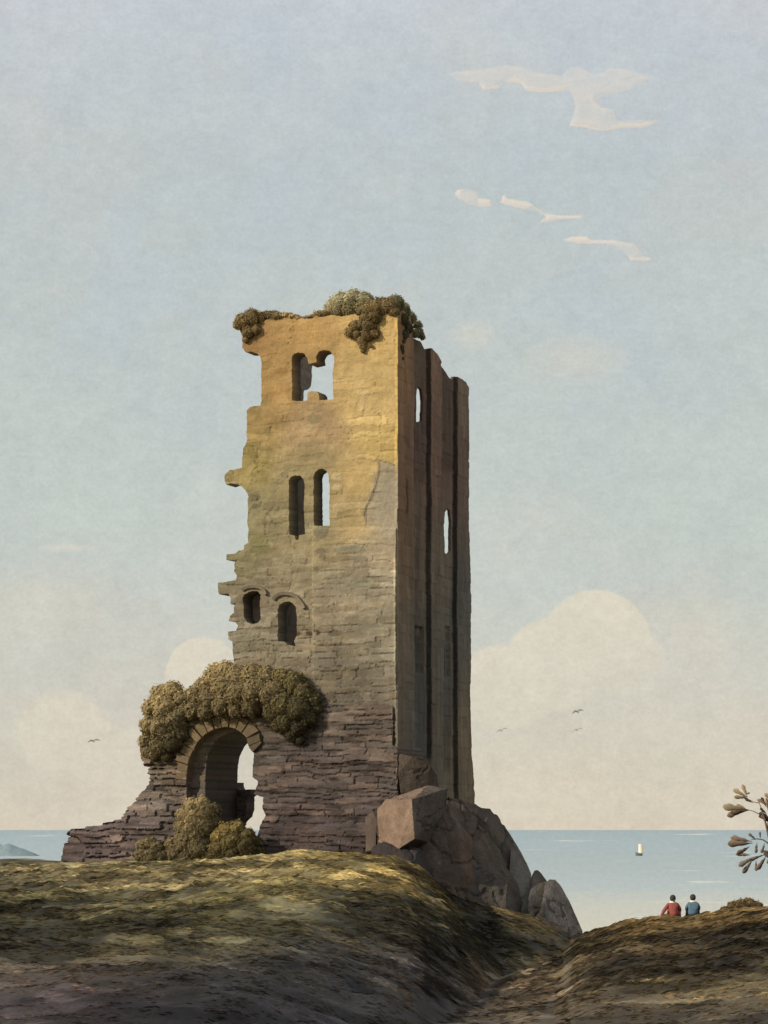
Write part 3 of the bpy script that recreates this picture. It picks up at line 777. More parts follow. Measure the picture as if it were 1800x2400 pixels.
def build_side():
    out = [(932, 735), (945, 726), (962, 742), (972, 790), (992, 800), (999, 812), (1003, 818), (1012, 816), (1024, 828), (1033, 845), (1036, 852), (1048, 866), (1058, 884), (1063, 890), (1070, 882), (1082, 888), (1092, 896), (1099, 908),
           (1099, 1000), (1099, 1090), (1100, 1200), (1102, 1330), (1104, 1430), (1104, 1560), (1102, 1640), (1104, 1720), (1108, 1790), (1113, 1860), (1114, 1960), (932, 2040)]
    h1 = [(982, 925), (984, 912), (989, 905), (996, 912), (998, 940), (997, 986), (992, 990), (983, 988)]
    h2 = [(1047, 1215), (1049, 1200), (1054, 1190), (1060, 1196), (1063, 1225), (1063, 1290), (1058, 1300), (1049, 1296), (1047, 1260)]
    V, Fc = tri_region([side_lz(*p) for p in out], [[side_lz(*p) for p in h] for h in (h1, h2)], .075, .012, 41)
    l, z = V[:, 0], V[:, 1]; px, py = side_px(l, z)
    wv = 1.2 * (fbm(py * .01, py * 0 + 3, 7, 3) - .5) * 2
    pw = px + wv - np.clip(py - 1640, 0, 300) * .012
    xs_ = [930, 970, 971.5, 1008, 1009.5, 1034, 1035.5, 1069.5, 1071, 1130]
    ds_ = [0, 0, .12, .12, 0, 0, .11, .11, 0, 0]
    dep = np.interp(pw, xs_, ds_)
    r1, r2, d = masonry(l, z, (.25, .5), (.5, 1.1), 61); j = 1 - sstep(0, .05, d)
    rel = -dep + (r1 - .5) * .03 - j * .012 + (fbm(l * 1.2, z * .5, 95, 3) - .5) * .06
    # tall narrow sunk panels near the foot
    for x0, x1, y0, y1, dd in ((981, 1001, 1470, 1577, .14), (1048, 1060, 1470, 1586, .12), (953, 957, 1127, 1205, .05)):
        rel = rel - dd * sstep(x0 - 1, x0 + 1, px) * sstep(x1 + 1, x1 - 1, px) * sstep(y0 - 3, y0 + 2, py) * sstep(y1 + 3, y1 - 2, py)
    col = lin_np(anchors_col(px, py, A_SIDE, 5, 131, 3.2, .22)) / SIDE_E * (1 + (T([[-.06, .02, .06]]) - .03) * sstep(1150, 1500, py)[:, None])
    col = col * (1 + .16 * (r1 - .5) - .08 * j)[:, None]
    st = fbm(px * .22, py * .006, 135, 3) - .5
    col = col * (1 + .5 * st)[:, None]
    # shade painted into the colour of the pilaster angles and recessed panels
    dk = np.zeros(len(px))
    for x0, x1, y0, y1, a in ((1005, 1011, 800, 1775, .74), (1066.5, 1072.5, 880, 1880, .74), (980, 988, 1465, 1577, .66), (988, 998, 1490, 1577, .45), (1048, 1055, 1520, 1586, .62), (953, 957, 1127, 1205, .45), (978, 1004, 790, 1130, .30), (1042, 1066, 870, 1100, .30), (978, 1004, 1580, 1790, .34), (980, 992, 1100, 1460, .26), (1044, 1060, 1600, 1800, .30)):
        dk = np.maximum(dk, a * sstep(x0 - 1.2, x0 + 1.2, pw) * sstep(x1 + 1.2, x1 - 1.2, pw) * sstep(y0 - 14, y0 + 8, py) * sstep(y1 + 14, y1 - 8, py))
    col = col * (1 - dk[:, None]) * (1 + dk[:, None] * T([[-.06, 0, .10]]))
    nose = (sstep(.05, .02, l) * sstep(1760, 1740, py))[:, None]
    col = col * (1 - nose) + nose * lin_np(anchors_col(px - 12, py, A_UP, 5, 13)) / FRONT_E * 1.15
    n = len(V)
    f = side_world(l, z, -rel); bk = side_world(l, z, -rel + .11)
    faces = Fc.tolist() + (Fc[:, ::-1] + n).tolist()
    # outward is to the right, so the winding is the other way round from the front wall
    faces = [fc[::-1] for fc in faces]
    for a, b in border_edges(Fc): faces.append([int(a), int(b), int(b) + n, int(a) + n])
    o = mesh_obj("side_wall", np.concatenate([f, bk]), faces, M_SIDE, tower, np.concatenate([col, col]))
build_side()

# ------------------------------------------------------------------ foliage
def foliage_mesh(lumps, leaf, dens, seed, pal):
    """lumps: (world centre, radius, tone 0..1); many small leaf faces over and inside each lump, round a lumpy core"""
    r = np.random.default_rng(seed)
    V = []; Fc = []; Cc = []; o = 0
    ico = bmesh.new(); bmesh.ops.create_icosphere(ico, subdivisions=3, radius=1)
    iv = T([v.co[:] for v in ico.verts]); ifc = [[v.index for v in f.verts] for f in ico.faces]; ico.free()
    p0, p1 = lin_np(pal[0]), lin_np(pal[1])
    for c, rad, tone in lumps:
        c = T(c); rad3 = T([rad, rad, rad]) if np.isscalar(rad) else T(rad, float)
        rm = rad3.mean()
        nz = fbm(iv[:, 0] * 2.2 + c[0], iv[:, 2] * 2.2 + iv[:, 1] * 1.7 + c[2], seed, 3)
        cv = c + iv * rad3 * (.72 + .30 * nz)[:, None]
        V.append(cv); Fc += [[a + o for a in f] for f in ifc]
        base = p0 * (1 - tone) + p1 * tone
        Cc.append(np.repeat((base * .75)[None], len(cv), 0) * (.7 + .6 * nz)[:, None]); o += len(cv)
        n = int(12.6 * rm * rm * dens * 2.3)
        d = r.normal(size=(n, 3)); d /= np.linalg.norm(d, axis=1, keepdims=True)
        lump = fbm(d[:, 0] * 2.6 + c[0], d[:, 2] * 2.6 + d[:, 1] * 1.9 + c[2], seed, 3)
        stray = r.uniform(size=n) > .955
        pos = c + d * rad3 * (r.uniform(.74, 1.04, n) * (.80 + .36 * lump) + stray * r.uniform(.03, .20, n))[:, None]
        nrm = d + r.normal(size=(n, 3)) * .24; nrm /= np.linalg.norm(nrm, axis=1, keepdims=True)
        tg = np.cross(nrm, r.normal(size=(n, 3))); tg /= np.linalg.norm(tg, axis=1, keepdims=True); bt = np.cross(nrm, tg)
        sz = leaf * .62 * (r.uniform(.6, 1.35, n) * (1 + .5 * stray))[:, None]
        q = np.stack([pos - tg * sz, pos - bt * sz * .6 + nrm * sz * .15, pos + tg * sz, pos + bt * sz * .6 + nrm * sz * .15], 1).reshape(-1, 3)
        V.append(q)
        Fc += (np.arange(n * 4).reshape(-1, 4) + o).tolist(); o += n * 4
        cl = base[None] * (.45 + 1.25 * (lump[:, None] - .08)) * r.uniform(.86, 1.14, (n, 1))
        dry = (r.uniform(size=n) > .95)[:, None]
        cl = np.where(dry, cl * T([[1.5, 1.3, 1.0]]), cl)
        Cc.append(np.repeat(cl, 4, 0))
    return np.concatenate(V), Fc, np.concatenate(Cc)

TOP = ((96, 82, 55), (192, 164, 110))
IVY_D, IVY_L = (80, 73, 53), (176, 156, 112)

def plant(name, label, cat, lumps, leaf=.075, dens=150, seed=1, pal=(IVY_D, IVY_L), base=None, stems=None, group=None):
    cs = T([l[0] for l in lumps]); b = base if base is not None else (cs[:, 0].mean(), cs[:, 1].mean(), cs[:, 2].min())
    root = empty(name, tuple(b)); tag(root, label, cat, group)
    V, Fc, Cc = foliage_mesh(lumps, leaf, dens, seed, pal)
    mesh_obj("foliage", V, Fc, M_LEAF, root, Cc)
    if stems:
        sv, sf = tubes(stems)
        mesh_obj("stem", sv, sf, M_BARK, root, np.repeat(T([lin((84, 70, 54))]), len(sv), 0), smooth=True)
    return root

def tubes(paths, seg=8):
    """paths: list of [(point, radius), ...]"""
    V = []; Fc = []
    for path in paths:
        o = len(V); n = len(path)
        for i, (p, r) in enumerate(path):
            p = Vector(p); a = Vector(path[max(i - 1, 0)][0]); b = Vector(path[min(i + 1, n - 1)][0])
            tg = (b - a).normalized(); u = tg.orthogonal().normalized()
            if i: u = (pu - tg * pu.dot(tg)).normalized()
            pu = u; w = tg.cross(u)
            for k in range(seg):
                an = 2 * math.pi * k / seg; V.append(tuple(p + u * math.cos(an) * r + w * math.sin(an) * r))
        for i in range(n - 1):
            for k in range(seg):
                Fc.append([o + i * seg + k, o + i * seg + (k + 1) % seg, o + (i + 1) * seg + (k + 1) % seg, o + (i + 1) * seg + k])
        Fc.append([o + k for k in range(seg - 1, -1, -1)]); Fc.append([o + (n - 1) * seg + k for k in range(seg)])
    return T(V), Fc
M_BARK = attr_mat("bark", ((20.0, .2), (60.0, .2)), (.5, 60.0, .01))

def W(px, py, off=0.0):
    """a point in front of the tower's front wall"""
    x0 = XC - off * ST; y0 = YC - off * CT; a = (px - CX) / F; s = (x0 - a * y0) / (CT + a * ST); z = (HZ - py) / F * (y0 + s * ST)
    p = front_world(T(s), T(z), -off); return (float(p[0]), float(p[1]), float(p[2]))
def S(px, py, off=0.0):
    l, z = side_lz(px, py); p = side_world(T(l), T(z), -off); return (float(p[0]), float(p[1]), float(p[2]))
PXM = 1 / 63.0
def L(px, py, r, tone, off=.1, fn=W, flat=1.0):
    rr = r * PXM; return (fn(px, py, off), (rr * (1 if flat == 1.0 else 1.9), rr * .9, rr * flat), tone)

plant("ivy_clump", "brown ivy tuft overhanging the top left corner of the tower", "ivy",
      [L(568, 752, 20, .45, .0), L(590, 744, 22, .3, .1), L(556, 762, 12, .6, .1), L(612, 746, 17, .35, -.1), L(636, 738, 15, .15, -.1, flat=.7), L(655, 741, 14, .3, -.1, flat=.7), L(582, 778, 17, .2, .1), L(600, 772, 13, .35, .1),
       L(575, 795, 9, .55, .1), L(672, 738, 10, .85, -.1, flat=.6), L(690, 742, 9, .8, -.1, flat=.6), L(705, 746, 8, .7, -.1, flat=.5), L(735, 742, 11, .7, -.1, flat=.5), L(755, 735, 12, .6, -.2, flat=.7)], seed=3, leaf=.06, dens=210, pal=TOP)
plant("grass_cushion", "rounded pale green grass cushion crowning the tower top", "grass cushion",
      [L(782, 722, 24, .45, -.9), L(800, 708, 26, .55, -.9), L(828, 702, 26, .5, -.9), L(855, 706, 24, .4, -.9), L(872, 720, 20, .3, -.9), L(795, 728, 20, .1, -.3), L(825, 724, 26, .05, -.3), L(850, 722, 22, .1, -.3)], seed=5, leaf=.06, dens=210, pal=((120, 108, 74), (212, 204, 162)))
plant("ivy_clump", "dark ivy hanging down the ochre front below the tower's grass cushion", "ivy",
      [L(868, 725, 22, .35, .0), L(890, 718, 24, .3, .0), L(912, 716, 22, .35, .0), L(925, 730, 14, .3, .0), L(858, 748, 18, .25, .1), L(880, 742, 18, .15, .1), L(848, 762, 14, .3, .1), L(832, 765, 17, .45, .1), L(822, 780, 14, .35, .1), L(865, 765, 20, .15, .1), L(878, 782, 13, .25, .1),
       L(838, 785, 13, .2, .1), L(860, 785, 16, .2, .1), L(848, 800, 13, .45, .1), L(850, 812, 9, .5, .1), L(868, 810, 5, .5, .1), L(850, 822, 6, .35, .1)], seed=7, leaf=.06, dens=210, pal=TOP)
plant("ivy_clump", "grey-green ivy draped over the tower's top right edge above the pilasters", "ivy",
      [L(938, 712, 24, .3, -.2, S), L(955, 728, 22, .4, -.2, S), L(972, 745, 18, .5, -.2, S), L(985, 762, 12, .5, -.1, S), L(982, 780, 13, .4, .0, S), L(990, 790, 8, .4, .0, S), L(945, 748, 15, .02, .0, S), L(955, 770, 15, .02, .0, S), L(948, 785, 12, .05, .0, S), L(972, 782, 12, .4, .0, S),
       L(945, 800, 6, .05, .0, S), L(941, 815, 7, .02, .0, S), L(944, 825, 5, .02, .0, S), L(944, 840, 4, .1, .0, S)], seed=9, leaf=.06, dens=210, pal=((88, 82, 58), (172, 164, 120)))

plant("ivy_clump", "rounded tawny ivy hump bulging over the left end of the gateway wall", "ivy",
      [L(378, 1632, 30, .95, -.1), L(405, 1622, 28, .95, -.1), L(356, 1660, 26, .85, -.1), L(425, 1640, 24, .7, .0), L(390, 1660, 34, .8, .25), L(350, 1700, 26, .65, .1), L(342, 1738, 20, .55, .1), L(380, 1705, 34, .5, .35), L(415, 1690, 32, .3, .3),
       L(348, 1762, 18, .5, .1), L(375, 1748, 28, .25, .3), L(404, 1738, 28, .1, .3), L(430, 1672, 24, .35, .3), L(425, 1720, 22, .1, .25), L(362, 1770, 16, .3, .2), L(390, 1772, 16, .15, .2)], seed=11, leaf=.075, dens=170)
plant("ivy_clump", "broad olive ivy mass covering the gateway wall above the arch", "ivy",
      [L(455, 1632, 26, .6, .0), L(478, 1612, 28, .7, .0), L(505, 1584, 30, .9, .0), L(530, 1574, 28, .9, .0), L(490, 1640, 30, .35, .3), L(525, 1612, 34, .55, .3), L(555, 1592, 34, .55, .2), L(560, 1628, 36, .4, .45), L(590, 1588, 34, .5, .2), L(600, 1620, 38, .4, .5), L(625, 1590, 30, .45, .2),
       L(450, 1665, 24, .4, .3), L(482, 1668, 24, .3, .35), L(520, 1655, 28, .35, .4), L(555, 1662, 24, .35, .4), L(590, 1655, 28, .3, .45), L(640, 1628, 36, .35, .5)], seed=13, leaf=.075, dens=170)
plant("ivy_clump", "darkest ivy hanging low on the wall to the right of the arch", "ivy",
      [L(662, 1592, 28, .35, .2), L(690, 1602, 30, .3, .3), L(712, 1625, 28, .2, .3), L(735, 1640, 20, .15, .2), L(742, 1662, 16, .1, .2), L(665, 1650, 34, .22, .5), L(700, 1660, 34, .1, .5), L(722, 1682, 24, .05, .35), L(640, 1668, 26, .2, .4), L(672, 1690, 28, .1, .4),
       L(700, 1702, 24, .0, .35), L(652, 1700, 18, .1, .3), L(685, 1722, 20, .0, .25), L(702, 1735, 12, .0, .2)], seed=15, leaf=.075, dens=170, pal=((72, 66, 48), (170, 152, 98)))

def stem_set(px, py0, py1, spread, off):
    out = []
    for k in range(5):
        x = px + (k - 2) * spread; out.append([(W(px + (k - 2) * 4, py0, off), .04), (W(x * .5 + px * .5, (py0 + py1) / 2, off), .03), (W(x, py1, off), .015)])
    return out
plant("shrub", "tall pale olive shrub growing in the gateway beside the left jamb", "shrub",
      [L(452, 1892, 24, .85, 1.3), L(475, 1884, 20, .8, 1.3), L(432, 1912, 22, .8, 1.3), L(455, 1920, 26, .65, 1.5), L(480, 1905, 24, .35, 1.4), L(500, 1898, 20, .25, 1.1), L(425, 1940, 20, .6, 1.4), L(450, 1950, 28, .45, 1.6), L(480, 1940, 24, .2, 1.5), L(500, 1925, 20, .15, 1.2),
       L(430, 1975, 28, .4, 1.5), L(465, 1985, 30, .25, 1.6), L(410, 2000, 24, .3, 1.4), L(440, 2012, 26, .15, 1.5), L(400, 1978, 16, .5, 1.3)], seed=21, stems=stem_set(455, 2035, 1920, 12, 1.4))
plant("shrub", "dark green shrub filling the foot of the gateway opening", "shrub",
      [L(530, 1950, 26, .5, 1.2), L(555, 1942, 22, .45, 1.2), L(512, 1962, 22, .65, 1.4), L(580, 1960, 22, .2, 1.2), L(600, 1975, 18, .12, 1.0), L(540, 1978, 30, .3, 1.5), L(575, 1985, 28, .1, 1.4), L(510, 1992, 26, .3, 1.5), L(545, 2005, 28, .1, 1.5), L(585, 2008, 26, .05, 1.3), L(608, 2000, 18, .05, 1.1), L(490, 2010, 24, .2, 1.5), L(520, 2018, 24, .08, 1.5), L(618, 2014, 14, .05, 1.0)],
      seed=23, pal=((62, 58, 42), (186, 162, 98)), stems=stem_set(550, 2035, 1965, 14, 1.3))
plant("shrub", "low brown shrub growing against the left foot of the gateway wall", "shrub",
      [L(332, 1982, 18, .55, 1.0), L(350, 1975, 18, .5, 1.0), L(368, 1988, 20, .3, 1.0), L(330, 2005, 20, .4, 1.1), L(355, 2008, 24, .25, 1.2), L(380, 2012, 20, .15, 1.1), L(340, 2022, 18, .2, 1.1), L(372, 2025, 18, .1, 1.1)], seed=25, stems=stem_set(352, 2035, 1985, 8, 1.0))

def bush_at(label, lumps, Y, seed, pal, group=None):
    sc = Y / F
    ll = []
    for px, py, r, tone, dy in lumps:
        p = at(px, py, Y + dy); ll.append((tuple(p), (r * sc, r * sc * .9, r * sc), tone))
    b = at(sum(l[0] for l in lumps) / len(lumps), max(l[1] for l in lumps) + 8, Y)
    st = [[(tuple(b + Vector(((k - 1) * .05, 0, -.1))), .03), (tuple(b + Vector(((k - 1) * .25, 0, .35))), .015)] for k in range(3)]
    plant("bush", label, "bush", ll, .06, 190, seed, pal, tuple(b), st, group)
bush_at("rounded brown bush on the right hilltop beside the two sitters", [(1700, 2138, 16, .35, 0), (1718, 2128, 17, .45, 0), (1738, 2122, 18, .5, 0), (1756, 2118, 16, .65, 0), (1774, 2126, 16, .65, 0), (1790, 2138, 13, .5, 0), (1740, 2138, 26, .2, -.5), (1768, 2140, 24, .2, -.5), (1715, 2146, 22, .15, -.4), (1688, 2145, 11, .3, 0), (1674, 2146, 7, .3, 0), (1700, 2155, 18, .1, -.6), (1735, 2158, 20, .05, -.8), (1770, 2160, 20, .05, -.8), (1800, 2155, 16, .1, -.6)], 85.5, 31, ((72, 61, 43), (150, 124, 82)))
bush_at("second brown bush cut by the right edge of the hilltop", [(1808, 2136, 16, .6, 0), (1824, 2128, 18, .6, 0), (1842, 2132, 18, .5, 0), (1815, 2150, 18, .2, -.3), (1840, 2150, 18, .2, -.3)], 85.0, 33, ((72, 61, 43), (150, 124, 82)))

# ------------------------------------------------------------------ rocks
def rock(name, label, pts, seed, rgb, cuts=4, amp=.10, patch=None, cat="rock", E=(.75, .72, .66)):
    """pts: (px, py, Y) hull points"""
    bm = bmesh.new()
    P = [at(*p) for p in pts]
    c = sum(P, Vector()) / len(P)
    for p in P: bm.verts.new(p)
    r = bmesh.ops.convex_hull(bm, input=bm.verts)
    bmesh.ops.delete(bm, geom=[v for v in bm.verts if not v.link_faces], context='VERTS')
    bmesh.ops.triangulate(bm, faces=bm.faces)
    for k in range(6):
        es = [e for e in bm.edges if e.calc_length() > .13]
        if not es or len(bm.faces) > 60000: break
        bmesh.ops.subdivide_edges(bm, edges=es, cuts=1, use_grid_fill=False)
        bmesh.ops.triangulate(bm, faces=bm.faces)
    bm.normal_update()
    V = T([v.co[:] for v in bm.verts]); N = T([v.normal[:] for v in bm.verts])
    a = V[:, 0] * .9 + V[:, 1] * .5; b = V[:, 2] * .8 - V[:, 1] * .3
    big = fbm(a * .9 + seed, b * .9, seed, 3) - .5
    strat = fbm(a * .5 + b * 1.6 + seed, b * .4 - a * .9, seed + 5, 4)          # slanting cracks
    crack = np.abs(strat - .5); crack = 1 - sstep(0, .05, crack)
    fine = fbm(a * 4, b * 4, seed + 9, 3) - .5
    disp = big * amp * 2.0 - crack * amp * .55 + fine * amp * .6
    V2 = V + N * disp[:, None]
    col = (lin_np(rgb) / T(E))[None] * (1 + .9 * (fbm(a * 2.2 + 4, b * .7, seed + 20, 4) - .5) - .22 * crack)[:, None]
    warm = sstep(.52, .62, fbm(a * .7, b * .7, seed + 31, 3))[:, None]
    col = col * .64 * (1 + warm * T([[.12, .03, -.08]]))
    if patch is not None: col = patch(V, N, col)
    fc = [[v.index for v in f.verts] for f in bm.faces]; bm.free()
    o = mesh_obj(name, V2, fc, M_ROCK, None, col, False, origin=(c.x, c.y, min(p.z for p in P)))
    tag(o, label, cat)
    return o

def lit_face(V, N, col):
    # sunlit orange-brown painted into the colour of faces turned to the left
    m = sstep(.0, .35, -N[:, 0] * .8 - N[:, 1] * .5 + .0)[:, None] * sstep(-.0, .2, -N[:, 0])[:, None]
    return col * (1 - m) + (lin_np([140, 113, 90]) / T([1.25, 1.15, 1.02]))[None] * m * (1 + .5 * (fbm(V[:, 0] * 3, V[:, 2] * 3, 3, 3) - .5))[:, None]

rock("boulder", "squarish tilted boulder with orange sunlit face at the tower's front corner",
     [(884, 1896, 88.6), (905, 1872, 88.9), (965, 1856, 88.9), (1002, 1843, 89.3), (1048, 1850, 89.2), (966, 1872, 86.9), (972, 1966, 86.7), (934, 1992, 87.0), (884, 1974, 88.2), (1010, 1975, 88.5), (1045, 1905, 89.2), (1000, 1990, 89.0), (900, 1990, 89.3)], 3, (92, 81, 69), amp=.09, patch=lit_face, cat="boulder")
rock("boulder", "narrow upright stone wedged between the slate wall and the orange-faced boulder",
     [(856, 1915, 89.0), (874, 1902, 89.1), (882, 1925, 88.6), (880, 1990, 88.3), (858, 1995, 88.7), (868, 2015, 89.2), (885, 2015, 89.0)], 4, (92, 78, 66), amp=.04, cat="boulder")
rock("boulder", "low dark jagged stones under the orange-faced boulder",
     [(868, 1990, 87.4), (900, 1972, 87.6), (945, 1992, 86.9), (985, 1984, 87.2), (1000, 2000, 87.3), (960, 2030, 86.3), (900, 2022, 86.5), (1020, 2060, 87.0), (870, 2030, 87.5), (960, 2040, 88.2)], 5, (64, 56, 52), amp=.10, cat="boulder")
rock("boulder", "dark broken block lodged against the foot of the first pilaster",
     [(936, 1768, 90.0), (965, 1776, 89.8), (1008, 1795, 89.9), (1026, 1815, 90.4), (1030, 1846, 90.4), (1000, 1856, 89.6), (940, 1862, 89.4), (936, 1810, 89.5), (1020, 1860, 91.2), (945, 1860, 91.0)], 6, (84, 74, 64), amp=.07, cat="boulder")
rock("crag", "broad brown crag rising between the tilted boulder and the tower's far corner",
     [(985, 1880, 89.6), (1020, 1858, 89.8), (1060, 1870, 90.3), (1112, 1886, 91.0), (1135, 1900, 91.5), (1150, 1990, 90.0), (1130, 2130, 88.0), (1050, 2125, 87.2), (1000, 2070, 87.0), (975, 2010, 87.6), (1060, 1960, 88.0), (1100, 2150, 90.5), (990, 2080, 89.5)], 7, (92, 78, 66), amp=.13, cat="crag")
rock("crag", "tallest dark headland crag on the seaward side of the tower",
     [(1108, 1894, 91.4), (1148, 1897, 91.6), (1163, 1909, 91.6), (1184, 1938, 91.3), (1200, 1966, 91.0), (1226, 2030, 90.4), (1246, 2080, 90.0), (1250, 2165, 89.0), (1180, 2160, 87.6), (1090, 2140, 87.4), (1085, 2010, 88.6), (1130, 1960, 89.2), (1190, 2060, 88.4), (1240, 2180, 92.0), (1100, 2100, 92.0)], 8, (86, 78, 68), amp=.13, cat="crag")
rock("crag", "thin pale slab leaning against the seaward flank of the tallest crag",
     [(1199, 1966, 90.0), (1206, 1972, 90.3), (1222, 1998, 90.0), (1236, 2026, 89.7), (1246, 2048, 89.5), (1250, 2120, 88.8), (1240, 2165, 88.4), (1200, 2150, 88.2), (1194, 2080, 88.8), (1232, 2160, 90.0)], 9, (104, 97, 86), amp=.06, cat="crag")
rock("crag", "small rounded pinnacle between the leaning slab and the seaward spur",
     [(1246, 2052, 89.6), (1252, 2040, 89.7), (1260, 2039, 89.7), (1268, 2046, 89.5), (1282, 2064, 89.2), (1296, 2120, 88.6), (1290, 2180, 88.0), (1240, 2175, 87.8), (1238, 2110, 88.2), (1280, 2180, 90)], 10, (92, 86, 77), amp=.06, cat="crag")
rock("crag", "seaward spur of grey rock sloping steeply down to the water",
     [(1278, 2068, 89.0), (1288, 2060, 89.2), (1302, 2060, 89.2), (1312, 2071, 89.0), (1328, 2100, 88.6), (1340, 2122, 88.4), (1353, 2150, 88.1), (1366, 2184, 87.6), (1362, 2205, 87.2), (1330, 2225, 86.6), (1275, 2190, 86.6), (1270, 2120, 87.6), (1330, 2230, 90.0), (1270, 2190, 90.5)], 12, (94, 87, 78), amp=.09, cat="crag")
rock("boulder", "flat dark stone in the hollow below the seaward spur",
     [(1236, 2166, 86.2), (1262, 2154, 86.4), (1300, 2158, 86.2), (1318, 2175, 85.8), (1312, 2196, 85.4), (1262, 2186, 85.4), (1240, 2180, 85.7), (1280, 2200, 87)], 14, (64, 58, 52), amp=.06, cat="boulder")

# ------------------------------------------------------------------ headland far out on the left
def build_headland():
    Y0 = 30.0 * F / (2006 - HZ)
    prof = [(-420, 1990), (-300, 1984), (-200, 1972), (-100, 1968), (-40, 1976), (0, 1979), (8, 1981), (20, 1977), (30, 1980), (45, 1986), (60, 1990), (72, 1996), (82, 2000), (90, 2006)]
    V = []; Fc = []
    for i, (px, py) in enumerate(prof):
        p = at(px, py, Y0); h = p.z - SEA
        for dy, k in ((-26, -.05), (-18, .45), (-6, .92), (0, 1.0), (14, .8), (40, -.05)):
            V.append((p.x + random.uniform(-.6, .6), Y0 + dy * min(1, .3 + h / 12), SEA + h * k * random.uniform(.95, 1.04)))
    n = 6
    for i in range(len(prof) - 1):
        for k in range(n - 1): Fc.append([i * n + k, i * n + n + k, i * n + n + k + 1, i * n + k + 1])
    tag(mesh_obj("headland", V, Fc, attr_mat("far_rock", ((.05, .15), (.3, .15)), None), None, np.repeat(T([lin((132, 147, 150))]), len(V), 0), True), kind="structure")  # bluish haze put into the headland's rock colour
build_headland()

# ------------------------------------------------------------------ sailing boat
def build_boat():
    Y0 = 30.0 * F / (2006 - HZ); k = Y0 / F
    root = empty("sailing_boat", at(1498, 2006, Y0)); tag(root, "small sailing boat with one cream sail far out on the sea", "boat")
    V = []; Fc = []; n = 9
    for i in range(n):
        t_ = i / (n - 1); px = 1489 + 17.5 * t_
        w = 1.5 * math.sin(math.pi * min(1, .08 + t_ * .92)) ** .6 + .15
        top = 1996.5 + 3.0 * t_ + 1.5 * math.sin(math.pi * t_)
        a = at(px, top, Y0); b = at(px + (1.2 if t_ < .5 else -1.2) * abs(t_ - .5) * 2, 2006.8, Y0)
        V += [(a.x, Y0 - w, a.z), (b.x, Y0 - w * .5, b.z), (b.x, Y0 + w * .5, b.z), (a.x, Y0 + w, a.z)]
    for i in range(n - 1):
        for j in range(4): Fc.append([i * 4 + j, i * 4 + (j + 1) % 4, i * 4 + 4 + (j + 1) % 4, i * 4 + 4 + j])
    Fc += [[0, 1, 2, 3], [n * 4 - 1, n * 4 - 2, n * 4 - 3, n * 4 - 4]]
    mesh_obj("hull", V, Fc, flat_mat("boat_hull", lin((108, 118, 116)), .1, 2), root)
    m0 = at(1497.5, 2000, Y0); m1 = at(1498.5, 1974, Y0)
    tv, tf = tubes([[(tuple(m0), .12), (tuple(m1), .07)]], 6); mesh_obj("mast", tv, tf, flat_mat("boat_mast", lin((150, 140, 120)), .1, 2), root)
    V = []; Fc = []; nu = 7; nv = 9
    for i in range(nv):
        v = i / (nv - 1); py = 1999.5 - 21.5 * v
        x0 = 1496.2 + .3 * v; x1 = 1508.0 - 1.2 * v - 3.5 * v ** 4
        py1 = py + 1.5 * (1 - v)
        for j in range(nu):
            u = j / (nu - 1); p = at(x0 + (x1 - x0) * u, py + (py1 - py) * u, Y0)
            V.append((p.x, Y0 - .4 - 1.1 * math.sin(math.pi * u) * (1 - .5 * v), p.z))
    for i in range(nv - 1):
        for j in range(nu - 1): Fc.append([i * nu + j, i * nu + j + 1, i * nu + nu + j + 1, i * nu + nu + j])
    o = mesh_obj("sail", V, Fc, flat_mat("sail_cloth", lin((232, 224, 198)), .04, 1), root, smooth=True)
    sm = o.modifiers.new("thickness", 'SOLIDIFY'); sm.thickness = .06
build_boat()

# ------------------------------------------------------------------ thin clouds
def build_cloud(label, outline, rims, Y0, seed):
    m = M_CLOUD
    k = Y0 / F
    def to2(p): return ((1000 + p[0] * .4822 - CX) * k, (HZ - (100 + p[1] * .4822)) * k)
    poly = [to2(p) for p in outline]
    V, Fc = tri_region(poly, [], 2.8 * k, 1.8 * k, seed)
    B = T(densify(poly, 2 * k))
    d = np.sqrt(((V[:, None, :] - B[None]) ** 2).sum(-1)).min(1) / k           # px to the rim
    lump = fbm(V[:, 0] / k * .05, V[:, 1] / k * .08, seed, 4)
    th = (np.sqrt(np.clip(d, 0, 14) / 14) * (.7 + .5 * lump)) * 2.2 * k
    soft = fbm(V[:, 0] / k * .03, V[:, 1] / k * .07, seed + 4, 4)
    fray = sstep(0, 1, (d - 3.2 * fbm(V[:, 0] / k * .12, V[:, 1] / k * .12, seed + 9, 3)) / 2.4)
    dens = np.clip(.02 + .80 * soft, 0, 1)
    for rp in rims:
        rq = T([to2(p) for p in rp])
        ins = in_poly(V, rq)
        dens = np.where(ins, .80 + .25 * soft, dens)
    dens = dens * fray
    n = len(V)
    f = np.stack([V[:, 0], Y0 - th, V[:, 1]], -1); bk = np.stack([V[:, 0], Y0 + th + .5, V[:, 1]], -1)
    faces = Fc.tolist() + (Fc[:, ::-1] + n).tolist()
    for a, b in border_edges(Fc): faces.append([int(b), int(a), int(a) + n, int(b) + n])
    cc = np.repeat(dens[:, None], 3, 1); c = f.mean(0)
    o = mesh_obj("cloud", np.concatenate([f, bk]), faces, m, None, np.concatenate([cc, cc * 0 + .0]), True, origin=tuple(c))
    tag(o, label, "cloud")

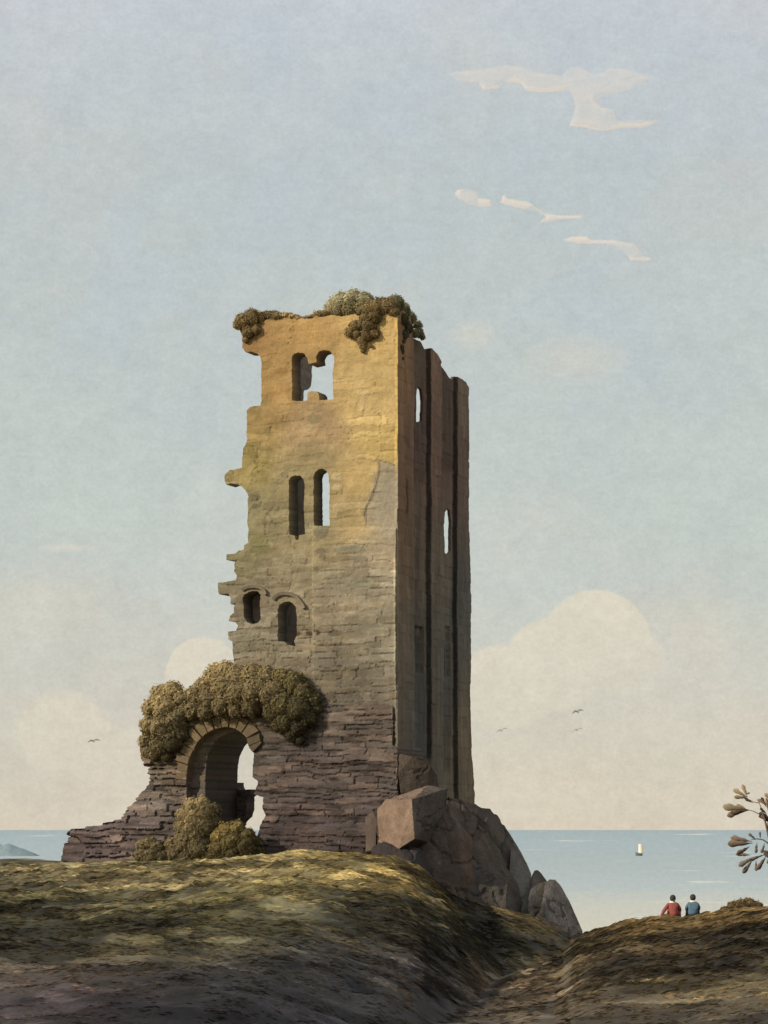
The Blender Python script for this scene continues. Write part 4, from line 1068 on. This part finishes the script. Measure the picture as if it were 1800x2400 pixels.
def cloud_mat():
    m, t, b, out = new_mat("cloud_vapour")
    a = t.node("ShaderNodeAttribute", attribute_name="Col")
    df = t.node("ShaderNodeBsdfDiffuse"); df.inputs[0].default_value = (.90, .81, .76, 1)
    tl = t.node("ShaderNodeBsdfTranslucent"); tl.inputs[0].default_value = (.90, .82, .76, 1)
    mx = t.node("ShaderNodeMixShader"); mx.inputs[0].default_value = .4
    t.l.new(df.outputs[0], mx.inputs[1]); t.l.new(tl.outputs[0], mx.inputs[2])
    tr = t.node("ShaderNodeBsdfTransparent"); m2 = t.node("ShaderNodeMixShader")
    t.l.new(a.outputs["Fac"], m2.inputs[0]); t.l.new(tr.outputs[0], m2.inputs[1]); t.l.new(mx.outputs[0], m2.inputs[2])
    t.l.new(m2.outputs[0], out.inputs[0])
    return m
M_CLOUD = cloud_mat()
build_cloud("largest thin cloud, a long ragged grey bar with pale lower edges high at the right",
            [(90, 150), (150, 135), (280, 125), (390, 103), (470, 115), (520, 140), (655, 155), (690, 120), (740, 112), (800, 145), (845, 150), (890, 118), (960, 122), (1040, 145), (1110, 170), (1040, 205), (1000, 235), (890, 255), (830, 285), (850, 315), (915, 318), (930, 375), (1110, 370), (1210, 385), (1120, 400), (1050, 420), (960, 420), (880, 435), (820, 432), (770, 420), (690, 410), (710, 350), (720, 305), (700, 250), (690, 240), (570, 250), (480, 240), (455, 205), (380, 195), (355, 230), (270, 235), (250, 200), (200, 195), (150, 190)],
            [[(200, 190), (215, 175), (260, 205), (300, 215), (350, 205), (355, 235), (270, 240), (250, 205)], [(370, 200), (385, 178), (420, 168), (460, 178), (485, 210), (560, 222), (690, 205), (650, 232), (570, 252), (478, 244), (452, 210)], [(690, 412), (700, 395), (770, 398), (820, 418), (880, 425), (900, 400), (950, 395), (1000, 395), (1110, 385), (1060, 424), (960, 424), (880, 440), (815, 436)], [(800, 250), (812, 290), (850, 312), (915, 316), (915, 324), (845, 324), (805, 305), (796, 270)]], 9000, 3)
build_cloud("small torn cloud at the upper end of the slanting streak",
            [(125, 735), (150, 710), (190, 703), (250, 720), (255, 752), (315, 760), (322, 800), (255, 806), (210, 795), (160, 765)], [[(252, 750), (318, 760), (324, 804), (252, 808)], [(122, 738), (150, 708), (195, 702), (165, 725), (155, 760)]], 9200, 5)
build_cloud("slanting narrow cream cloud streak in the middle right of the sky",
            [(350, 780), (375, 730), (400, 755), (500, 770), (570, 820), (640, 835), (760, 838), (760, 862), (640, 865), (560, 885), (540, 875), (570, 850), (540, 825), (470, 815), (400, 800)], [[(348, 782), (375, 728), (400, 755), (470, 768), (520, 790), (470, 812), (400, 803)], [(575, 835), (640, 838), (765, 838), (765, 864), (640, 864), (580, 872)]], 9100, 7)
build_cloud("lowest thin cream cloud streak, hooked down at its right end",
            [(590, 970), (650, 960), (700, 940), (780, 935), (800, 955), (910, 955), (1010, 970), (1060, 1030), (1100, 1050), (1090, 1066), (990, 1066), (965, 1030), (910, 990), (850, 985), (750, 985), (650, 966)], [[(645, 962), (700, 940), (780, 933), (800, 958), (910, 955), (918, 985), (850, 986), (750, 987)], [(975, 1045), (1060, 1042), (1104, 1050), (1092, 1068), (988, 1068)]], 9300, 9)

# ------------------------------------------------------------------ sea birds
M_BIRD = flat_mat("bird_feathers", lin((150, 145, 142)), .2, 8)
def bird(label, px, py, span_px, roll, yaw, Y0=80.0):
    k = Y0 / F; sp = span_px * .88 * k / 2
    root = empty("sea_bird", at(px, py, Y0)); tag(root, label, "bird", "sea birds gliding round the ruin")
    root.rotation_euler = (math.radians(42), roll, yaw)
    # body: a tapered spindle with head and tail
    V = []; Fc = []; prof = [(-.30, .004), (-.26, .02), (-.12, .045), (.02, .055), (.12, .042), (.17, .03), (.21, .034), (.25, .022), (.30, .004)]
    for y, r in prof:
        for a in range(8):
            an = a * math.pi / 4; V.append((r * math.cos(an), y, r * math.sin(an) * .9))
    for i in range(len(prof) - 1):
        for a in range(8): Fc.append([i * 8 + a, i * 8 + (a + 1) % 8, i * 8 + 8 + (a + 1) % 8, i * 8 + 8 + a])
    sc = sp / .62
    b = bpy.data.meshes.new("body"); b.from_pydata([tuple(c * sc for c in v) for v in V], [], Fc); b.materials.append(M_BIRD)
    o = bpy.data.objects.new("body", b); C.objects.link(o); o.parent = root
    for sgn in (-1, 1):
        V = []; Fc = []; st = [(0.03, .14, -.12, .02), (.2, .17, -.12, .10), (.34, .15, -.10, .12), (.5, .07, -.12, .08), (.64, -.06, -.12, .02)]
        for x, yf, yb, z in st:
            V += [(sgn * x, yf, z), (sgn * x, (yf + yb) / 2, z + .035), (sgn * x, yb, z), (sgn * x, (yf + yb) / 2, z - .02)]
        for i in range(len(st) - 1):
            for a in range(4): Fc.append([i * 4 + a, i * 4 + (a + 1) % 4, i * 4 + 4 + (a + 1) % 4, i * 4 + 4 + a])
        Fc += [[0, 1, 2, 3], [len(V) - 1, len(V) - 2, len(V) - 3, len(V) - 4]]
        w = bpy.data.meshes.new("wing"); w.from_pydata([tuple(c * sc for c in v) for v in V], [], Fc); w.materials.append(M_BIRD)
        o = bpy.data.objects.new("wing", w); C.objects.link(o); o.parent = root
bird("grey sea bird gliding alone left of the gateway arch", 219, 1737, 34, math.radians(-10), math.radians(25))
bird("grey sea bird nearest the tower's right side, banking with raised right wing", 1176, 1712, 32, math.radians(-18), math.radians(-20))
bird("highest of the sea birds over the water, dark wing lifted", 1353, 1668, 36, math.radians(-14), math.radians(30))
bird("faint sea bird directly below the highest one over the water", 1354, 1711, 30, math.radians(-12), math.radians(-35))

# ------------------------------------------------------------------ the two people on the hill
def skin_mesh(name, verts, edges, radii, mat, parent, sub=2):
    me = bpy.data.meshes.new(name); me.from_pydata(verts, edges, [])
    o = bpy.data.objects.new(name + "_tmp", me); C.objects.link(o)
    md = o.modifiers.new("s", 'SKIN'); md.use_smooth_shade = True
    sb = o.modifiers.new("d", 'SUBSURF'); sb.levels = sub; sb.render_levels = sub
    for i, r in enumerate(radii):
        sv = me.skin_vertices[0].data[i]; sv.radius = r if isinstance(r, tuple) else (r, r); sv.use_root = (i == 0)
    dg = bpy.context.evaluated_depsgraph_get(); dg.update()
    m2 = bpy.data.meshes.new_from_object(o.evaluated_get(dg)); m2.name = name
    bpy.data.objects.remove(o)
    m2.materials.clear(); m2.materials.append(mat)
    m2.polygons.foreach_set("use_smooth", [True] * len(m2.polygons))
    ob = bpy.data.objects.new(name, m2); C.objects.link(ob); ob.parent = parent
    return ob

def ellipsoid(name, c, r, mat, parent, shape=None, seg=20):
    bm = bmesh.new(); bmesh.ops.create_uvsphere(bm, u_segments=seg, v_segments=seg // 2 + 4, radius=1)
    for v in bm.verts:
        p = v.co.copy()
        if shape: p = shape(p)
        v.co = Vector((c[0] + p.x * r[0], c[1] + p.y * r[1], c[2] + p.z * r[2]))
    me = bpy.data.meshes.new(name); bm.to_mesh(me); bm.free(); me.materials.append(mat)
    me.polygons.foreach_set("use_smooth", [True] * len(me.polygons))
    o = bpy.data.objects.new(name, me); C.objects.link(o); o.parent = parent
    return o

M_SKIN = flat_mat("skin", lin((196, 150, 122)), .05, 10)
M_HAIR = flat_mat("dark_hair", lin((66, 60, 58)), .35, 40)
M_RED = flat_mat("red_wool", lin((150, 82, 76)), .5, 9)
M_BLUE = flat_mat("blue_wool", lin((92, 116, 132)), .5, 9)
M_WHITE = flat_mat("white_linen", lin((226, 218, 202)), .06, 20)
M_DARKC = flat_mat("dark_trousers", lin((70, 62, 58)), .15, 20)

def hand_chain(V, E, R, wrist, d, up):
    """palm and five fingers growing from the wrist vertex"""
    d = Vector(d).normalized(); up = Vector(up).normalized(); sd_ = d.cross(up).normalized()
    wv = Vector(V[wrist]); V.append(tuple(wv + d * .055)); E.append((wrist, len(V) - 1)); R.append((.034, .018)); palm = len(V) - 1
    pv = Vector(V[palm])
    for k, (o, ln) in enumerate(((-.030, .060), (-.010, .072), (.010, .068), (.029, .052))):
        a = pv + d * .03 + sd_ * o; b = a + d * ln * .5 - up * .008; c = b + d * ln * .5 - up * .022
        i = len(V); V += [tuple(a), tuple(b), tuple(c)]; E += [(palm, i), (i, i + 1), (i + 1, i + 2)]; R += [.010, .009, .007]
    a = pv - d * .02 - sd_ * .038; b = a - sd_ * .022 + d * .03
    i = len(V); V += [tuple(a), tuple(b)]; E += [(palm, i), (i, i + 1)]; R += [.011, .009]

def person(label, px, py_seat, Y0, lean, left_hand, right_hand, cloth, lower, head_turn, collar, shawl):
    """sits on the turf with the back to the camera (facing +Y)"""
    b = at(px, py_seat, Y0) - Vector((0, 0, .06)); root = empty("person", b); root.scale = (.93, .93, .93); tag(root, label, "person")
    lx = lean
    pel = (0, 0, .12); wst = (lx * .3, -.02, .30); chs = (lx * .8, -.01, .46); nek = (lx, .02, .60); hd0 = (lx, .03, .69); hd1 = (lx, .035, .78); hd2 = (lx, .03, .84)
    V = [pel, wst, chs, nek, hd0, hd1, hd2]; E = [(0, 1), (1, 2), (2, 3), (3, 4), (4, 5), (5, 6)]
    R = [(.15, .12), (.13, .10), (.15, .105), (.052, .052), (.075, .085), (.078, .095), (.052, .06)]
    V += [(lx, .125, .735)]; E += [(5, 7)]; R += [.014]                                   # nose, on the far side
    for sgn in (-1, 1):
        i = len(V); V += [(lx + sgn * .085, .025, .735)]; E += [(5, i)]; R += [.014]      # ears
    for sgn, hand in ((-1, left_hand), (1, right_hand)):
        sh = (lx * .95 + sgn * .17, .0, .535); h = Vector(hand); s0 = Vector(sh)
        el = s0.lerp(h, .5) + Vector((sgn * .05, -.04, -.01))
        i = len(V); V += [sh, tuple(el), tuple(h)]; E += [(2, i), (i, i + 1), (i + 1, i + 2)]; R += [.056, .043, .027]
        hand_chain(V, E, R, i + 2, (h - el), (0, -.3, 1))
        i = len(V); V += [(sgn * .10, .06, .11), (sgn * .13, .44, .34), (sgn * .14, .70, -.08), (sgn * .15, .84, -.10)]
        E += [(0, i), (i, i + 1), (i + 1, i + 2), (i + 2, i + 3)]; R += [.10, .066, .045, .035]
    skin_mesh("body", V, E, R, M_SKIN, root, 1)
    # garment over trunk and arms
    V = [(0, 0, .07), (lx * .3, -.02, .27), (lx * .75, -.01, .44), (lx * .95, .0, .545)]; E = [(0, 1), (1, 2), (2, 3)]
    R = [(.23, .20), (.185, .15), (.205, .15), (.105, .09)]
    for sgn, hand in ((-1, left_hand), (1, right_hand)):
        sh = (lx * .95 + sgn * .165, .0, .52); h = Vector(hand); s0 = Vector(sh); el = s0.lerp(h, .5) + Vector((sgn * .05, -.04, -.01)); wr = el.lerp(h, .88)
        i = len(V); V += [sh, tuple(el), tuple(wr)]; E += [(2, i), (i, i + 1), (i + 1, i + 2)]; R += [.088, .072, .052]
    skin_mesh("coat" if not shawl else "shawl", V, E, R, cloth, root, 2)
    V = [(0, 0, .10)]; E = []; R = [(.19, .17)]
    for sgn in (-1, 1):
        i = len(V); V += [(sgn * .11, .10, .11), (sgn * .13, .44, .34), (sgn * .14, .66, -.02)]; E += [(0, i), (i, i + 1), (i + 1, i + 2)]; R += [.13, .09, .075]
    skin_mesh("skirt" if shawl else "trousers", V, E, R, lower, root, 1)
    def hs(p):
        q = p.copy()
        if q.y > .35: q.y = .35 + (q.y - .35) * .2          # hair stops short of the face
        n = fbm(T([q.x * 3 + px]), T([q.z * 3]), 3, 2)[0]; return q * (.94 + .14 * n)
    ellipsoid("hair", (lx, .005, .765), (.112, .118, .128), M_HAIR, root, hs)
    if shawl: ellipsoid("hair_knot", (lx + .03, -.085, .675), (.042, .045, .05), M_HAIR, root)
    if collar:
        tv, tf = [], []
        for k in range(16):
            an = 2 * math.pi * k / 16
            for r_, z in ((.075, .655), (.115, .612), (.118, .590), (.07, .60)):
                tv.append((lx + math.cos(an) * r_ * 1.15, .01 + math.sin(an) * r_ * .95, z))
        for k in range(16):
            for j in range(4): tf.append([k * 4 + j, k * 4 + (j + 1) % 4, ((k + 1) % 16) * 4 + (j + 1) % 4, ((k + 1) % 16) * 4 + j])
        me = bpy.data.meshes.new("collar"); me.from_pydata(tv, [], tf); me.materials.append(M_WHITE)
        o = bpy.data.objects.new("collar", me); C.objects.link(o); o.parent = root
    return root

def seat_row(px, Y0):
    X = (px - CX) / F * Y0; return HZ - F * float(ground_z(T([X]), T([Y0]))[0]) / Y0
YP = 85.8
person("dark-haired seated person in red, leaning on the left arm, facing the sea", 1580, seat_row(1580, YP), YP, -.05, (-.50, -.06, .05), (.24, .26, .20), M_RED, M_RED, 0, True, True)
person("seated person in a blue coat with white collar, right beside the one in red", 1624, seat_row(1624, YP), YP, .0, (-.18, .30, .22), (.22, .28, .22), M_BLUE, M_DARKC, 0, True, False)

# ------------------------------------------------------------------ oak sapling reaching in from the right
def oak_leaf(p, ang, ln, tilt, tone, V, Fc, Cc, rr):
    """lobed leaf: base at p, pointing along ang in the picture plane"""
    lob = [(0, .02), (.12, .04), (.24, .09), (.36, .15), (.46, .18), (.53, .155), (.62, .20), (.74, .245), (.84, .24), (.91, .19), (.96, .12), (1.0, .03)]
    d = Vector((math.cos(ang), math.sin(tilt) * .5, math.sin(ang))).normalized()
    n = Vector((rr.uniform(-.35, .35), -1, rr.uniform(-.35, .35))); n = (n - d * n.dot(d)).normalized(); s_ = d.cross(n)
    o = len(V); c = T(lin_np(tone)) / .78
    for t_, w in lob:
        mid = p + d * ln * t_ + n * (.10 * ln * math.sin(t_ * 2.6))
        w *= .62
        V += [tuple(mid + s_ * w * ln * rr.uniform(.85, 1.1) - n * w * ln * .2), tuple(mid), tuple(mid - s_ * w * ln * rr.uniform(.85, 1.1) - n * w * ln * .2)]
        k = .88 + .2 * t_
        Cc += [c * k, c * k * .8, c * k * 1.05]
    for i in range(len(lob) - 1):
        a = o + i * 3; Fc += [[a, a + 1, a + 4, a + 3], [a + 1, a + 2, a + 5, a + 4]]

def build_sapling():
    Y0 = 26.0; k = Y0 / F; rr = random.Random(5)
    gx = (1850 - CX) * k; gz = float(ground_z(T([gx]), T([Y0]))[0])
    root = empty("oak_sapling", (gx, Y0, gz)); tag(root, "young oak with brown lobed leaves reaching in at the right edge", "tree")
    def P(px, py, dy=0): return tuple(at(px, py, Y0 + dy))
    trunk = [((gx, Y0, gz - .2), .05), (P(1846, 2250), .042), (P(1836, 2120), .034), (P(1822, 2030), .026), (P(1808, 1985), .018), (P(1799, 1950), .011), (P(1793, 1925), .008), (P(1786, 1900), .006), (P(1779, 1880), .004)]
    V, Fc = tubes([trunk]); mesh_obj("trunk", V, Fc, M_BARK, root, np.repeat(T([lin((116, 100, 84))]), len(V), 0), smooth=True)
    br = [[(P(1812, 1990), .012), (P(1800, 1976), .009), (P(1788, 1968), .007), (P(1775, 1966), .006), (P(1760, 1968), .004)],
          [(P(1786, 1902), .006), (P(1777, 1907), .005), (P(1765, 1901), .004), (P(1750, 1897), .003)],
          [(P(1779, 1882), .005), (P(1768, 1880, .05), .004), (P(1756, 1874, .05), .003)],
          [(P(1818, 2010), .012), (P(1806, 2005, .1), .008), (P(1790, 2004, .1), .005), (P(1772, 2012, .1), .003)],
          [(P(1840, 2090), .016), (P(1860, 2030, .3), .012), (P(1885, 1990, .5), .008), (P(1920, 1960, .6), .004)],
          [(P(1800, 1952), .008), (P(1812, 1905, .1), .006), (P(1825, 1870, .2), .004)]]
    extra = []
    for m in range(9):
        sx, sy = (1812 + 3.2 * m, 1985 + 17 * m)
        side = 1 if m % 3 else -.2
        q = [(P(sx, sy), .010)]; x_, y_ = sx, sy
        for j in range(3):
            x_ += side * rr.uniform(18, 34) + (6 if side < 0 else 0); y_ -= rr.uniform(8, 26)
            x_ = max(x_, 1808); dy_ = rr.uniform(-.25, .25) * (j + 1); q.append((P(x_, y_, dy_), .007 - .002 * j)); extra.append((x_, y_, dy_))
        br.append(q)
    for path in br:
        v, f = tubes([path], 6); mesh_obj("branch", v, f, M_BARK, root, np.repeat(T([lin((112, 96, 82))]), len(v), 0), smooth=True)
    V = []; Fc = []; Cc = []
    tan, mid, dark = (176, 156, 124), (134, 116, 98), (92, 80, 72)
    R = math.radians
    for px, py, ang, ln, tone in ((1752, 1868, 155, 38, tan), (1752, 1868, 112, 32, tan), (1751, 1870, 182, 32, (158, 138, 106)), (1758, 1876, 150, 20, dark), (1766, 1882, 155, 22, dark), (1744, 1862, 20, 14, mid),
                                  (1752, 1898, 168, 60, (158, 142, 112)), (1748, 1899, 200, 46, mid), (1756, 1899, 186, 44, (124, 106, 88)), (1750, 1897, 152, 26, (160, 144, 112)), (1797, 1886, 150, 26, (172, 146, 118)), (1796, 1892, 118, 26, dark), (1800, 1900, 95, 30, (172, 146, 118)), (1797, 1908, 140, 22, dark),
                                  (1797, 1932, 125, 26, (140, 116, 98)), (1788, 1920, 150, 14, mid),
                                  (1764, 1976, 186, 58, mid), (1762, 1972, 164, 50, (146, 128, 112)), (1757, 1984, 205, 38, (130, 112, 98)), (1772, 1968, 145, 24, (150, 136, 118)), (1782, 1966, 100, 18, (152, 140, 124)), (1774, 1974, 262, 26, (146, 134, 118)), (1792, 1976, 250, 26, (138, 126, 112)),
                                  (1766, 2010, 212, 44, (142, 130, 112)), (1764, 2014, 240, 40, (128, 116, 102)), (1760, 2004, 180, 36, (152, 140, 120)), (1772, 2016, 275, 26, (130, 118, 104)), (1786, 2004, 200, 34, (136, 122, 106)), (1796, 2006, 232, 40, (126, 112, 98)), (1806, 2012, 275, 44, (130, 116, 102)), (1806, 2000, 250, 26, (138, 126, 110)),
                                  (1825, 1870, 100, 40, tan), (1822, 1880, 150, 36, tan), (1830, 1876, 40, 40, mid), (1920, 1960, 60, 44, mid), (1915, 1965, 120, 44, tan), (1900, 1975, 80, 40, mid), (1885, 1990, 140, 40, dark), (1870, 2010, 30, 44, mid), (1860, 2030, 180, 40, mid)):
        p = Vector(P(px, py, rr.uniform(-.06, .06))); oak_leaf(p, R(ang + rr.uniform(-6, 6)), ln * k, rr.uniform(-.6, .6), tone, V, Fc, Cc, rr)
    for x_, y_, dy_ in extra:
        for j in range(5):
            p = Vector(P(x_ + rr.uniform(-5, 9), y_ + rr.uniform(-6, 6), dy_)); oak_leaf(p, R(rr.uniform(-60, 150)), rr.uniform(30, 50) * k, rr.uniform(-.8, .8), rr.choice((tan, mid, mid, dark)), V, Fc, Cc, rr)
    o = mesh_obj("leaves", V, Fc, M_OAK, root, T(Cc), smooth=True)
    sm = o.modifiers.new("thickness", 'SOLIDIFY'); sm.thickness = .0015
build_sapling()

# ------------------------------------------------------------------ picture settings
vs = scene.view_settings
vs.view_transform = 'Standard'; vs.look = 'None'; vs.exposure = 0.0; vs.gamma = 1.0; vs.use_curve_mapping = False
scene.cycles.max_bounces = 6; scene.cycles.diffuse_bounces = 3; scene.cycles.transparent_max_bounces = 12
